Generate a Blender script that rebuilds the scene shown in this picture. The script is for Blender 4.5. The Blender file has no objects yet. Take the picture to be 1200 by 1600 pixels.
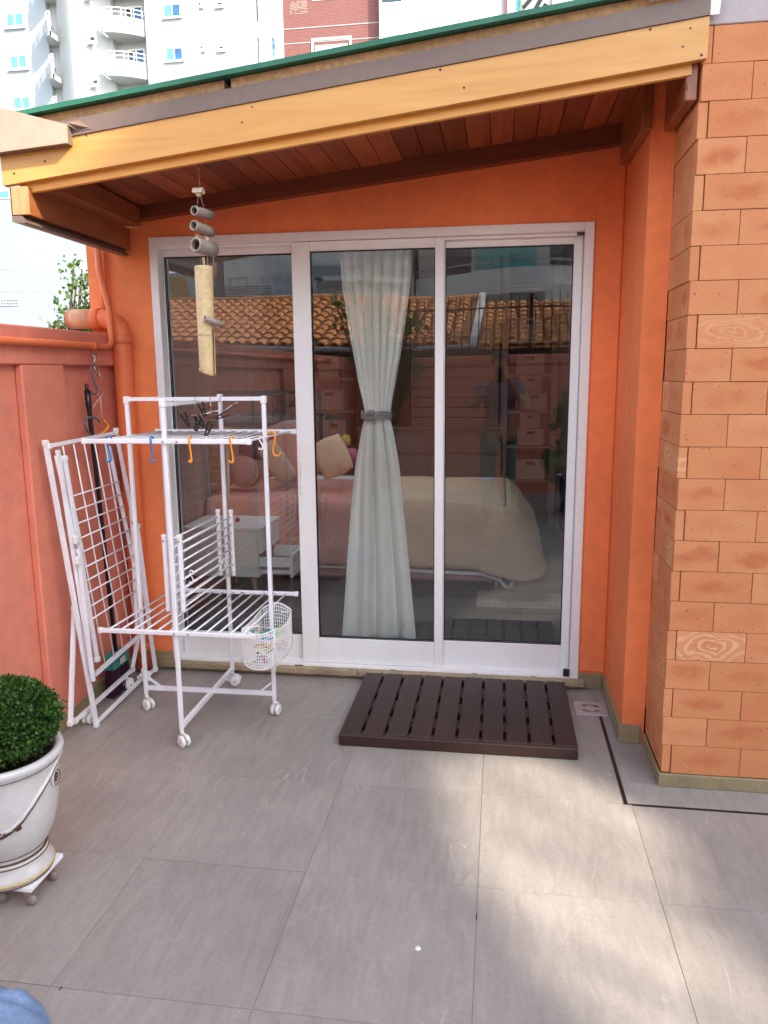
import bpy, bmesh, math, random
from mathutils import Vector, Matrix, noise as mnoise
R = math.radians
random.seed(7)
S = bpy.context.scene
COL = S.collection

# ---------------------------------------------------------------- camera, light, exposure
CAM = Vector((0.0, -3.8413, 1.6)); F = 1204.8
CX = Vector((0.98915328, 0.14662255, -0.00881045)).normalized()
CU = Vector((-0.01752074, 0.1773271, 0.983996)).normalized()
CF = CU.cross(CX)
cd = bpy.data.cameras.new('camera'); cam = bpy.data.objects.new('camera', cd); COL.objects.link(cam)
m = Matrix((CX, CU, -CF)).transposed().to_4x4(); m.translation = CAM
cam.matrix_world = m
cd.sensor_fit = 'HORIZONTAL'; cd.sensor_width = 36; cd.lens = 36 * F / 1200; cd.clip_start = 0.01; cd.clip_end = 3000
S.camera = cam

SUN_EL = R(35.0); SUN_H = Vector((0.8485, -0.5292))      # direction on the ground towards the sun
world = bpy.data.worlds.new('World'); S.world = world; world.use_nodes = True
wn = world.node_tree.nodes; wl = world.node_tree.links
bg = wn['Background']; sky = wn.new('ShaderNodeTexSky'); sky.sky_type = 'NISHITA'; sky.sun_disc = False
sky.sun_elevation = SUN_EL; sky.sun_rotation = math.atan2(SUN_H.x, SUN_H.y)
sky.air_density = 1.0; sky.dust_density = 1.6; sky.ozone_density = 1.0
hz_ = wn.new('ShaderNodeHueSaturation'); hz_.inputs['Saturation'].default_value = .5      # pale hazy sky
wl.new(sky.outputs[0], hz_.inputs['Color']); wl.new(hz_.outputs[0], bg.inputs[0]); bg.inputs[1].default_value = 0.15
sd = bpy.data.lights.new('sun', 'SUN'); sd.energy = 2.1; sd.angle = R(0.6); sd.color = (1, 0.89, 0.72)
sun = bpy.data.objects.new('sun', sd); COL.objects.link(sun)
sv = Vector((SUN_H.x * math.cos(SUN_EL), SUN_H.y * math.cos(SUN_EL), math.sin(SUN_EL)))
sun.rotation_euler = sv.to_track_quat('Z', 'Y').to_euler(); sun.location = (24, -16, 20)
S.view_settings.view_transform = 'Standard'; S.view_settings.look = 'None'
S.view_settings.exposure = 2.12; S.view_settings.gamma = 1; S.view_settings.use_curve_mapping = False

# ---------------------------------------------------------------- helpers
def ray(px, py): return (CX * ((px - 600) / F) - CU * ((py - 800) / F) + CF)
def aty(px, py, y): d = ray(px, py); return CAM + d * ((y - CAM.y) / d.y)
def atx(px, py, x): d = ray(px, py); return CAM + d * ((x - CAM.x) / d.x)
def atz(px, py, z): d = ray(px, py); return CAM + d * ((z - CAM.z) / d.z)
def atp(px, py, p0, n):
    d = ray(px, py); n = Vector(n); return CAM + d * ((Vector(p0) - CAM).dot(n) / d.dot(n))

class MB:
    def __init__(s): s.v = []; s.f = []; s.sm = []
    def add(s, vs, fs, smooth=False):
        b = len(s.v); s.v += [tuple(v) for v in vs]
        for f in fs: s.f.append([b + i for i in f]); s.sm.append(smooth)
        return s
    def hexa(s, p):      # p: 8 corners, bottom 4 ccw then top 4
        return s.add(p, [(3, 2, 1, 0), (4, 5, 6, 7), (0, 1, 5, 4), (1, 2, 6, 5), (2, 3, 7, 6), (3, 0, 4, 7)])
    def box(s, a, b):
        x0, x1 = sorted((a[0], b[0])); y0, y1 = sorted((a[1], b[1])); z0, z1 = sorted((a[2], b[2]))
        return s.hexa([(x0, y0, z0), (x1, y0, z0), (x1, y1, z0), (x0, y1, z0), (x0, y0, z1), (x1, y0, z1), (x1, y1, z1), (x0, y1, z1)])
    def rbox(s, a, b, r=0.004):  # chamfered box
        x0, x1 = sorted((a[0], b[0])); y0, y1 = sorted((a[1], b[1])); z0, z1 = sorted((a[2], b[2]))
        bm = bmesh.new(); vs = [bm.verts.new(p) for p in [(x0, y0, z0), (x1, y0, z0), (x1, y1, z0), (x0, y1, z0), (x0, y0, z1), (x1, y0, z1), (x1, y1, z1), (x0, y1, z1)]]
        for f in [(3, 2, 1, 0), (4, 5, 6, 7), (0, 1, 5, 4), (1, 2, 6, 5), (2, 3, 7, 6), (3, 0, 4, 7)]: bm.faces.new([vs[i] for i in f])
        r = min(r, (x1 - x0) * .45, (y1 - y0) * .45, (z1 - z0) * .45)
        bmesh.ops.bevel(bm, geom=bm.edges[:], offset=r, segments=1, affect='EDGES')
        bm.verts.index_update()
        s.add([v.co.copy() for v in bm.verts], [[v.index for v in f.verts] for f in bm.faces]); bm.free(); return s
    def bar(s, p, q, w, h=None, up=(0, 0, 1)):   # rectangular bar
        p = Vector(p); q = Vector(q); h = h or w; d = (q - p).normalized(); u = Vector(up)
        if abs(d.dot(u)) > .95: u = Vector((0, 1, 0))
        a = d.cross(u).normalized() * (w / 2); b = a.cross(d).normalized() * (h / 2)
        return s.hexa([p - a - b, p + a - b, q + a - b, q - a - b, p - a + b, p + a + b, q + a + b, q - a + b])
    def tube(s, pts, r, n=8, cap=True, closed=False):
        pts = [Vector(p) for p in pts]; rs = r if isinstance(r, (list, tuple)) else [r] * len(pts)
        d0 = (pts[1] - pts[0]).normalized(); ref = Vector((0, 0, 1)) if abs(d0.z) < .9 else Vector((1, 0, 0))
        a = d0.cross(ref).normalized(); b = d0.cross(a); vs = []; N = len(pts)
        for i, p in enumerate(pts):
            t = (pts[min(i + 1, N - 1)] - pts[max(i - 1, 0)]).normalized()
            a = (a - t * a.dot(t)).normalized(); b = t.cross(a)
            for k in range(n):
                an = 2 * math.pi * k / n; vs.append(p + (a * math.cos(an) + b * math.sin(an)) * rs[i])
        fs = []
        for i in range(N - 1):
            for k in range(n):
                k2 = (k + 1) % n; fs.append((i * n + k, i * n + k2, (i + 1) * n + k2, (i + 1) * n + k))
        s.add(vs, fs, True)
        if cap:
            b0 = len(s.v) - len(vs)
            s.f.append([b0 + k for k in range(n)][::-1]); s.sm.append(False)
            s.f.append([b0 + (N - 1) * n + k for k in range(n)]); s.sm.append(False)
        return s
    def lathe(s, prof, c=(0, 0, 0), n=32, M=None):
        vs = []
        for r, z in prof:
            for k in range(n):
                an = 2 * math.pi * k / n; vs.append(Vector((r * math.cos(an), r * math.sin(an), z)))
        if M is not None: vs = [M @ v for v in vs]
        vs = [v + Vector(c) for v in vs]
        fs = [(i * n + k, i * n + (k + 1) % n, (i + 1) * n + (k + 1) % n, (i + 1) * n + k) for i in range(len(prof) - 1) for k in range(n)]
        return s.add(vs, fs, True)
    def grid(s, fn, nu, nv, smooth=True):
        vs = [fn(i / nu, j / nv) for j in range(nv + 1) for i in range(nu + 1)]
        fs = [(j * (nu + 1) + i, j * (nu + 1) + i + 1, (j + 1) * (nu + 1) + i + 1, (j + 1) * (nu + 1) + i) for j in range(nv) for i in range(nu)]
        return s.add(vs, fs, smooth)
    def prism(s, poly, d):   # poly: 3D points, extruded by vector d
        n = len(poly); d = Vector(d); a = [Vector(p) for p in poly]; vs = a + [p + d for p in a]
        return s.add(vs, [list(range(n))[::-1], list(range(n, 2 * n))] + [(i, (i + 1) % n, n + (i + 1) % n, n + i) for i in range(n)])
    def mesh(s, name, mat):
        me = bpy.data.meshes.new(name); me.from_pydata(s.v, [], s.f); me.polygons.foreach_set('use_smooth', s.sm)
        bm = bmesh.new(); bm.from_mesh(me); bmesh.ops.recalc_face_normals(bm, faces=bm.faces[:]); bm.to_mesh(me); bm.free()
        for mt in (mat if isinstance(mat, (list, tuple)) else [mat]): me.materials.append(mt)
        me.update(); return me
    def build(s, name, mat, parent=None, origin=None):
        if origin is not None: o_ = Vector(origin); s.v = [tuple(Vector(v) - o_) for v in s.v]
        o = bpy.data.objects.new(name, s.mesh(name, mat)); COL.objects.link(o)
        if origin is not None: o.location = origin
        if parent is not None:
            o.parent = parent; off = Vector((0, 0, 0)); p = parent
            while p is not None: off += p.location; p = p.parent
            o.location = Vector(o.location) - off
        return o
def tag(o, label=None, cat=None, group=None, kind=None):
    if label: o['label'] = label
    if cat: o['category'] = cat
    if group: o['group'] = group
    if kind: o['kind'] = kind
    return o
def thing(name, loc, label, cat, group=None):
    o = bpy.data.objects.new(name, None); COL.objects.link(o); o.location = loc; o.empty_display_size = .05
    return tag(o, label, cat, group)
def struct(o): o['kind'] = 'structure'; return o

# ---------------------------------------------------------------- materials
def lin(c):
    return tuple((x / 255 / 12.92 if x / 255 <= .04045 else ((x / 255 + .055) / 1.055) ** 2.4) for x in c)
def mat(name, col, rough=.6, spec=.4, metal=0, n1=(6, .12), n2=(60, .06), bump=(80, .15, .002), coords='Object', sss=None, coat=0, stain=None, transl=None):
    """plain coloured surface with two scales of tone variation and fine relief"""
    M = bpy.data.materials.new(name); M.use_nodes = True; nt = M.node_tree; N = nt.nodes; L = nt.links
    b = N['Principled BSDF']; b.inputs['Roughness'].default_value = rough; b.inputs['Metallic'].default_value = metal
    b.inputs['Specular IOR Level'].default_value = spec; b.inputs['Coat Weight'].default_value = coat
    tc = N.new('ShaderNodeTexCoord'); src = tc.outputs[coords]
    if coords == 'World':
        src = None
    cur = None
    rgb = N.new('ShaderNodeRGB'); rgb.outputs[0].default_value = (*col, 1); cur = rgb.outputs[0]
    for sc, am in (n1, n2):
        if am <= 0: continue
        t = N.new('ShaderNodeTexNoise'); t.inputs['Scale'].default_value = sc; t.inputs['Detail'].default_value = 5; L.new(src, t.inputs['Vector'])
        mr = N.new('ShaderNodeMapRange'); mr.inputs[1].default_value = .3; mr.inputs[2].default_value = .7; mr.inputs[3].default_value = 1 - am; mr.inputs[4].default_value = 1 + am
        L.new(t.outputs[0], mr.inputs[0])
        mx = N.new('ShaderNodeMix'); mx.data_type = 'RGBA'; mx.blend_type = 'MULTIPLY'; mx.inputs[0].default_value = 1
        L.new(cur, mx.inputs[6]); L.new(mr.outputs[0], mx.inputs[7]); cur = mx.outputs[2]
    if stain:
        scol, sc, lo, hi, am = stain
        t = N.new('ShaderNodeTexNoise'); t.inputs['Scale'].default_value = sc; t.inputs['Detail'].default_value = 8; t.inputs['Roughness'].default_value = .7; L.new(src, t.inputs['Vector'])
        mr = N.new('ShaderNodeMapRange'); mr.inputs[1].default_value = lo; mr.inputs[2].default_value = hi; mr.inputs[4].default_value = am; L.new(t.outputs[0], mr.inputs[0])
        mx = N.new('ShaderNodeMix'); mx.data_type = 'RGBA'; L.new(mr.outputs[0], mx.inputs[0]); L.new(cur, mx.inputs[6]); mx.inputs[7].default_value = (*scol, 1); cur = mx.outputs[2]
    L.new(cur, b.inputs['Base Color'])
    if bump and bump[1] > 0:
        t = N.new('ShaderNodeTexNoise'); t.inputs['Scale'].default_value = bump[0]; t.inputs['Detail'].default_value = 6; L.new(src, t.inputs['Vector'])
        bp = N.new('ShaderNodeBump'); bp.inputs['Strength'].default_value = bump[1]; bp.inputs['Distance'].default_value = bump[2]; L.new(t.outputs[0], bp.inputs['Height']); L.new(bp.outputs[0], b.inputs['Normal'])
    if transl:
        tr = N.new('ShaderNodeBsdfTranslucent'); L.new(cur, tr.inputs[0]); ms = N.new('ShaderNodeMixShader'); ms.inputs[0].default_value = transl
        L.new(b.outputs[0], ms.inputs[1]); L.new(tr.outputs[0], ms.inputs[2]); L.new(ms.outputs[0], N['Material Output'].inputs[0])
    return M
def nodes(M): return M.node_tree.nodes, M.node_tree.links, M.node_tree.nodes['Principled BSDF']

def wood_mat(name, c1, c2, axis='X', rough=.45, scale=1.0, coat=0.0, rnd=.25, knots=False):
    M = bpy.data.materials.new(name); M.use_nodes = True; N, L, b = nodes(M)
    tc = N.new('ShaderNodeTexCoord'); mp = N.new('ShaderNodeMapping'); L.new(tc.outputs['Object'], mp.inputs[0])
    st = {'X': (1.2, 14, 14), 'Y': (14, 1.2, 14), 'Z': (14, 14, 1.2)}[axis]
    mp.inputs['Scale'].default_value = [q * scale for q in st]
    oi = N.new('ShaderNodeObjectInfo'); L.new(oi.outputs['Random'], mp.inputs['Location'])
    ad = N.new('ShaderNodeVectorMath'); ad.operation = 'SCALE'; ad.inputs['Scale'].default_value = 37.0; cb = N.new('ShaderNodeCombineXYZ')
    for i in range(3): L.new(oi.outputs['Random'], cb.inputs[i])
    L.new(cb.outputs[0], ad.inputs[0]); L.new(ad.outputs[0], mp.inputs['Location'])
    n1 = N.new('ShaderNodeTexNoise'); n1.inputs['Scale'].default_value = 1.6; n1.inputs['Detail'].default_value = 7; n1.inputs['Distortion'].default_value = 1.2; L.new(mp.outputs[0], n1.inputs['Vector'])
    n2 = N.new('ShaderNodeTexNoise'); n2.inputs['Scale'].default_value = 7; n2.inputs['Detail'].default_value = 4; L.new(mp.outputs[0], n2.inputs['Vector'])
    av = N.new('ShaderNodeMath'); av.operation = 'ADD'; L.new(n1.outputs[0], av.inputs[0]); mh = N.new('ShaderNodeMath'); mh.operation = 'MULTIPLY'; mh.inputs[1].default_value = .35; L.new(n2.outputs[0], mh.inputs[0]); L.new(mh.outputs[0], av.inputs[1])
    mr = N.new('ShaderNodeMapRange'); mr.inputs[1].default_value = .45; mr.inputs[2].default_value = .9; L.new(av.outputs[0], mr.inputs[0])
    mx = N.new('ShaderNodeMix'); mx.data_type = 'RGBA'; L.new(mr.outputs[0], mx.inputs[0]); mx.inputs[6].default_value = (*c1, 1); mx.inputs[7].default_value = (*c2, 1); cur = mx.outputs[2]
    m2 = N.new('ShaderNodeMapRange'); m2.inputs[3].default_value = 1 - rnd; m2.inputs[4].default_value = 1 + rnd; L.new(oi.outputs['Random'], m2.inputs[0])
    m3 = N.new('ShaderNodeMix'); m3.data_type = 'RGBA'; m3.blend_type = 'MULTIPLY'; m3.inputs[0].default_value = 1; L.new(cur, m3.inputs[6]); L.new(m2.outputs[0], m3.inputs[7]); cur = m3.outputs[2]
    L.new(cur, b.inputs['Base Color']); b.inputs['Roughness'].default_value = rough; b.inputs['Coat Weight'].default_value = coat
    bp = N.new('ShaderNodeBump'); bp.inputs['Strength'].default_value = .25; bp.inputs['Distance'].default_value = .002; L.new(n2.outputs[0], bp.inputs['Height']); L.new(bp.outputs[0], b.inputs['Normal'])
    return M

ORANGE = (.90, .265, .098)
m_orange = mat('orange_paint', ORANGE, .75, .25, n1=(1.6, .10), n2=(16, .06), bump=(50, .55, .005), stain=((.62, .17, .07), 2.2, .55, .8, .35))
m_terra = mat('terracotta_paint', (.72, .245, .165), .8, .2, n1=(1.3, .12), n2=(12, .07), bump=(40, .45, .006), stain=((.50, .13, .09), 1.7, .5, .8, .5))
m_frame = mat('white_aluminium', (.88, .89, .88), .32, .5, n1=(3, .03), n2=(30, .02), bump=(5, .03, .001))
m_rack = mat('white_enamel', (.84, .87, .92), .35, .5, n1=(8, .05), n2=(90, .03), bump=(60, .05, .001), stain=((.45, .42, .4), 25, .66, .75, .5))
m_plas = mat('white_plastic', (.86, .87, .86), .4, .5, n1=(8, .04), n2=(60, .03))
m_skirt = mat('beige_skirting', (.30, .25, .14), .55, .4, n1=(5, .18), n2=(50, .1), stain=((.14, .11, .06), 7, .55, .8, .6))
m_brown = mat('brown_sheet_metal', (.185, .13, .105), .42, .5, n1=(2, .1), n2=(30, .05), bump=(4, .1, .004), stain=((.26, .2, .17), 5, .55, .8, .5))
m_gutter = mat('brown_gutter_metal', (.50, .34, .25), .38, .5, n1=(3, .12), n2=(20, .05), bump=(4, .15, .006), stain=((.24, .16, .12), 4, .5, .75, .5))
m_tan = mat('raw_board_edge', (.42, .26, .13), .85, .2, n1=(4, .2), n2=(60, .22), bump=(50, .8, .006), stain=((.1, .06, .03), 12, .55, .75, .7))
m_green = mat('green_roof_sheet', (.025, .155, .095), .45, .4, n1=(3, .15), n2=(30, .1), stain=((.12, .25, .19), 9, .55, .8, .5))
m_fascia = wood_mat('varnished_pine', (.60, .29, .07), (.69, .37, .105), 'X', .42, .8, .1, .03)
m_trim = wood_mat('pine_trim', (.70, .32, .055), (.82, .42, .085), 'X', .4, .8, .1, .05)
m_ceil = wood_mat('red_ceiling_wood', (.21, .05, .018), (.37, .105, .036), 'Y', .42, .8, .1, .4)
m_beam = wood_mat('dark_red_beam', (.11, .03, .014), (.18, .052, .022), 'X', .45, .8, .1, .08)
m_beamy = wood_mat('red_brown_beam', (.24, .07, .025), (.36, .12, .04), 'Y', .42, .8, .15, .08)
m_endgrain = wood_mat('beam_end_grain', (.50, .24, .10), (.66, .36, .17), 'Z', .6, 2.0, 0, .05)
m_deck = wood_mat('dark_stained_deck', (.028, .011, .008), (.048, .019, .013), 'Y', .5, 1.0, 0, .15)
m_black = mat('black_plastic', (.012, .012, .013), .35, .5, n1=(5, .1), n2=(40, .1))
m_blue = mat('blue_plastic', (.02, .20, .52), .3, .5, coat=.2)
m_orangep = mat('orange_plastic', (.90, .32, .01), .32, .5, coat=.2)
m_slate = mat('slate_blue_plastic', (.09, .12, .18), .4, .5)
m_steel = mat('steel', (.55, .55, .56), .25, .5, metal=1)
m_stone = mat('beige_granite', (.34, .27, .17), .5, .4, n1=(9, .25), n2=(90, .3), stain=((.12, .08, .05), 20, .55, .75, .6))
m_greyw = mat('lilac_grey_render', (.46, .42, .43), .85, .2, n1=(1.4, .06), n2=(20, .04), bump=(70, .4, .003))

def floor_mat(name, base):
    M = bpy.data.materials.new(name); M.use_nodes = True; N, L, b = nodes(M)
    g = N.new('ShaderNodeNewGeometry'); oi = N.new('ShaderNodeObjectInfo')
    def noise(scale, det=5, dist=0.0, vec=None, rough=.6):
        t = N.new('ShaderNodeTexNoise'); t.inputs['Scale'].default_value = scale; t.inputs['Detail'].default_value = det; t.inputs['Distortion'].default_value = dist; t.inputs['Roughness'].default_value = rough
        L.new(vec or g.outputs['Position'], t.inputs['Vector']); return t.outputs[0]
    def mr(src, a, b_, c, d):
        q = N.new('ShaderNodeMapRange'); q.inputs[1].default_value = a; q.inputs[2].default_value = b_; q.inputs[3].default_value = c; q.inputs[4].default_value = d; L.new(src, q.inputs[0]); return q.outputs[0]
    def mul(a, b_, f=1):
        x = N.new('ShaderNodeMix'); x.data_type = 'RGBA'; x.blend_type = 'MULTIPLY'; x.inputs[0].default_value = f; L.new(a, x.inputs[6]); L.new(b_, x.inputs[7]); return x.outputs[2]
    rgb = N.new('ShaderNodeRGB'); rgb.outputs[0].default_value = (*base, 1); cur = rgb.outputs[0]
    # brushed slate grain running towards the door, offset per tile
    mp = N.new('ShaderNodeMapping'); L.new(g.outputs['Position'], mp.inputs[0]); mp.inputs['Rotation'].default_value = (0, 0, R(28)); mp.inputs['Scale'].default_value = (26, 5, 1)
    cb = N.new('ShaderNodeCombineXYZ'); ml = N.new('ShaderNodeMath'); ml.operation = 'MULTIPLY'; ml.inputs[1].default_value = 40; L.new(oi.outputs['Random'], ml.inputs[0])
    for i in range(2): L.new(ml.outputs[0], cb.inputs[i])
    L.new(cb.outputs[0], mp.inputs['Location'])
    cur = mul(cur, mr(noise(1.0, 6, 1.0, mp.outputs[0]), .3, .7, .88, 1.1))
    cur = mul(cur, mr(noise(2.2, 4), .3, .7, .88, 1.1)); cur = mul(cur, mr(noise(70, 5), .3, .7, .93, 1.06))
    cur = mul(cur, mr(oi.outputs['Random'], 0, 1, .955, 1.045))
    # thin pale veins
    ad = N.new('ShaderNodeVectorMath'); ad.operation = 'ADD'; L.new(g.outputs['Position'], ad.inputs[0]); L.new(cb.outputs[0], ad.inputs[1])
    ws = N.new('ShaderNodeMapping'); ws.inputs['Scale'].default_value = (3.4, 1.1, 1); L.new(ad.outputs[0], ws.inputs[0])
    v = noise(1.0, 3, .35, ws.outputs[0], .45); sb = N.new('ShaderNodeMath'); sb.operation = 'SUBTRACT'; sb.inputs[1].default_value = .5; L.new(v, sb.inputs[0])
    ab = N.new('ShaderNodeMath'); ab.operation = 'ABSOLUTE'; L.new(sb.outputs[0], ab.inputs[0])
    vein = mr(ab.outputs[0], 0, .0035, 1, 0)
    gate = mr(noise(3.1, 2, 0, ad.outputs[0]), .56, .62, 0, 1); vm = N.new('ShaderNodeMath'); vm.operation = 'MULTIPLY'; L.new(vein, vm.inputs[0]); L.new(gate, vm.inputs[1])
    vs_ = N.new('ShaderNodeMath'); vs_.operation = 'MULTIPLY'; vs_.inputs[1].default_value = .5; L.new(vm.outputs[0], vs_.inputs[0])
    x = N.new('ShaderNodeMix'); x.data_type = 'RGBA'; L.new(vs_.outputs[0], x.inputs[0]); L.new(cur, x.inputs[6]); x.inputs[7].default_value = (.55, .52, .5, 1); cur = x.outputs[2]
    L.new(cur, b.inputs['Base Color']); L.new(mr(noise(5, 4), .3, .7, .42, .62), b.inputs['Roughness']); b.inputs['Specular IOR Level'].default_value = .4
    bp = N.new('ShaderNodeBump'); bp.inputs['Strength'].default_value = .35; bp.inputs['Distance'].default_value = .0015
    L.new(noise(1.0, 7, 1.0, mp.outputs[0]), bp.inputs['Height']); L.new(bp.outputs[0], b.inputs['Normal'])
    return M
m_tile = floor_mat('grey_porcelain', (.318, .290, .264)); m_grout = mat('grout', (.31, .282, .256), .9, .2, n1=(2.2, .15), n2=(30, .1), stain=((.10, .085, .075), 2.3, .64, .69, .85))
m_tile2 = floor_mat('grey_porcelain_border', (.295, .275, .252))

def brick_mat():
    M = bpy.data.materials.new('terracotta_brick'); M.use_nodes = True; N, L, b = nodes(M)
    tc = N.new('ShaderNodeTexCoord'); oi = N.new('ShaderNodeObjectInfo')
    def M_(op, a, b_=None, v=None):
        q = N.new('ShaderNodeMath'); q.operation = op; L.new(a, q.inputs[0])
        if b_ is not None: L.new(b_, q.inputs[1])
        if v is not None: q.inputs[1].default_value = v
        return q.outputs[0]
    def mr(src, a, b_, c, d, smooth=False):
        q = N.new('ShaderNodeMapRange'); q.inputs[1].default_value = a; q.inputs[2].default_value = b_; q.inputs[3].default_value = c; q.inputs[4].default_value = d
        if smooth: q.interpolation_type = 'SMOOTHSTEP'
        L.new(src, q.inputs[0]); return q.outputs[0]
    cb = N.new('ShaderNodeCombineXYZ'); r40 = M_('MULTIPLY', oi.outputs['Random'], v=53.0)
    for i in range(3): L.new(r40, cb.inputs[i])
    ad = N.new('ShaderNodeVectorMath'); ad.operation = 'ADD'; L.new(tc.outputs['Object'], ad.inputs[0]); L.new(cb.outputs[0], ad.inputs[1])
    def noise(scale, det=4, dist=0.0):
        t = N.new('ShaderNodeTexNoise'); t.inputs['Scale'].default_value = scale; t.inputs['Detail'].default_value = det; t.inputs['Distortion'].default_value = dist; L.new(ad.outputs[0], t.inputs['Vector']); return t
    # distance from the middle of the face, warped
    nz = noise(9, 3); vm = N.new('ShaderNodeVectorMath'); vm.operation = 'SUBTRACT'; L.new(nz.outputs['Color'], vm.inputs[0]); vm.inputs[1].default_value = (.5, .5, .5)
    vs_ = N.new('ShaderNodeVectorMath'); vs_.operation = 'SCALE'; vs_.inputs['Scale'].default_value = .10; L.new(vm.outputs[0], vs_.inputs[0])
    va = N.new('ShaderNodeVectorMath'); va.operation = 'ADD'; L.new(tc.outputs['Object'], va.inputs[0]); L.new(vs_.outputs[0], va.inputs[1])
    mp = N.new('ShaderNodeMapping'); mp.inputs['Scale'].default_value = (9.0, 9.0, 24.0); L.new(va.outputs[0], mp.inputs[0])
    ln = N.new('ShaderNodeVectorMath'); ln.operation = 'LENGTH'; L.new(mp.outputs[0], ln.inputs[0]); d = ln.outputs['Value']
    blotch = mr(d, .25, 1.0, 1, 0, True)
    r2 = M_('FRACT', M_('MULTIPLY', oi.outputs['Random'], v=7.31)); r3 = M_('FRACT', M_('MULTIPLY', oi.outputs['Random'], v=17.7))
    bl = M_('MULTIPLY', blotch, mr(r2, .05, .9, .1, 1.0)); bl = M_('MULTIPLY', bl, mr(noise(22, 4).outputs[0], .3, .7, .45, 1.1))
    def mixc(f, a, colb):
        x = N.new('ShaderNodeMix'); x.data_type = 'RGBA'; L.new(f, x.inputs[0])
        if isinstance(a, tuple): x.inputs[6].default_value = (*a, 1)
        else: L.new(a, x.inputs[6])
        x.inputs[7].default_value = (*colb, 1); return x.outputs[2]
    base = mixc(mr(r3, 0, 1, 0, 1), (.60, .25, .105), (.66, .30, .14))
    base = mixc(mr(noise(6, 3).outputs[0], .4, .7, 0, .5), base, (.58, .19, .085))
    cur = mixc(bl, base, (.50, .15, .062))
    # concentric drag marks on a few
    sn = M_('SINE', M_('MULTIPLY', d, v=17.0)); ring = mr(sn, -.2, .9, 0, 1); sel = mr(r3, .905, .92, 0, .8); lim = mr(d, 1.1, 1.5, 1, .0)
    cur = mixc(M_('MULTIPLY', M_('MULTIPLY', ring, sel), lim), cur, (.74, .46, .24))
    sn2 = mr(noise(160, 2).outputs[0], .71, .75, 0, .7); cur = mixc(sn2, cur, (.78, .5, .32))
    pit = mr(noise(110, 2).outputs[0], .27, .31, .8, 0); cur = mixc(pit, cur, (.16, .05, .025))
    L.new(cur, b.inputs['Base Color']); b.inputs['Roughness'].default_value = .82; b.inputs['Specular IOR Level'].default_value = .25
    t = noise(60, 7); bp = N.new('ShaderNodeBump'); bp.inputs['Strength'].default_value = .5; bp.inputs['Distance'].default_value = .003; L.new(t.outputs[0], bp.inputs['Height']); L.new(bp.outputs[0], b.inputs['Normal'])
    return M
m_brick = brick_mat(); m_mortar = mat('brick_joint', (.36, .17, .10), .9, .1)

def glass_mat():
    M = bpy.data.materials.new('window_glass'); M.use_nodes = True; N = M.node_tree.nodes; L = M.node_tree.links
    for n in list(N):
        if n.type != 'OUTPUT_MATERIAL': N.remove(n)
    out = [n for n in N if n.type == 'OUTPUT_MATERIAL'][0]
    tr = N.new('ShaderNodeBsdfTransparent'); tr.inputs[0].default_value = (.99, 1, .99, 1)
    gl = N.new('ShaderNodeBsdfGlossy'); gl.inputs['Roughness'].default_value = 0.0; gl.inputs[0].default_value = (.95, .97, 1, 1)
    fr = N.new('ShaderNodeFresnel'); fr.inputs[0].default_value = 1.55
    mr = N.new('ShaderNodeMapRange'); mr.inputs[1].default_value = 0; mr.inputs[2].default_value = 1; mr.inputs[3].default_value = .075; mr.inputs[4].default_value = 1; L.new(fr.outputs[0], mr.inputs[0])
    tc = N.new('ShaderNodeTexCoord'); nz = N.new('ShaderNodeTexNoise'); nz.inputs['Scale'].default_value = 1.3; nz.inputs['Detail'].default_value = 0; L.new(tc.outputs['Object'], nz.inputs['Vector'])
    bp = N.new('ShaderNodeBump'); bp.inputs['Strength'].default_value = 1; bp.inputs['Distance'].default_value = .004; L.new(nz.outputs[0], bp.inputs['Height']); L.new(bp.outputs[0], gl.inputs['Normal'])
    mx = N.new('ShaderNodeMixShader'); L.new(mr.outputs[0], mx.inputs[0]); L.new(tr.outputs[0], mx.inputs[1]); L.new(gl.outputs[0], mx.inputs[2]); L.new(mx.outputs[0], out.inputs[0])
    return M
m_glass = glass_mat()

# ---------------------------------------------------------------- ground and terrace floor
struct(MB().add([(-600, -600, -.35), (600, -600, -.35), (600, 900, -.35), (-600, 900, -.35)], [(0, 1, 2, 3)]).build('ground', mat('earth', (.16, .14, .11), .95, .1)))
XW = -1.95   # inner face of the left garden wall
T = .5565; TX = -1.1545; TY = -2.1973
fl = struct(MB().box((-2.2, -7.0, -.345), (4.6, .02, -.0022)).build('floor', m_grout))
rects = []
CUTX, CUTY = .493, -1.0915
for i in range(-2, 11):
    for j in range(-9, 5):
        x0, x1, y0, y1 = TX + i * T, TX + (i + 1) * T, TY + j * T, TY + (j + 1) * T
        x0 = max(x0, XW - .034); y1 = min(y1, -.012); y0 = max(y0, -6.95)
        if x1 - x0 < .02 or y1 - y0 < .02: continue
        if x1 > CUTX and y1 > CUTY:      # keep the tiles clear of the slot drain
            if y0 < CUTY: rects.append((x0, x1, y0, CUTY - .005, 0)) if x0 >= CUTX else rects.append((x0, x1, y0, CUTY, 0))
            if x0 < CUTX: rects.append((x0, CUTX - .005, max(y0, CUTY), y1, 0))
        else: rects.append((x0, x1, y0, y1, 0))
yy = CUTY + .007
rects += [(CUTX + .009, 1.05, yy, -.93, 1), (1.05, 1.61, yy, -.93, 1), (1.61, 2.17, yy, -.93, 1), (2.17, 2.9, yy, -.93, 1),
          (CUTX + .009, .66, -.93, -.52, 1), (CUTX + .009, .66, -.52, -.012, 1)]
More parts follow.
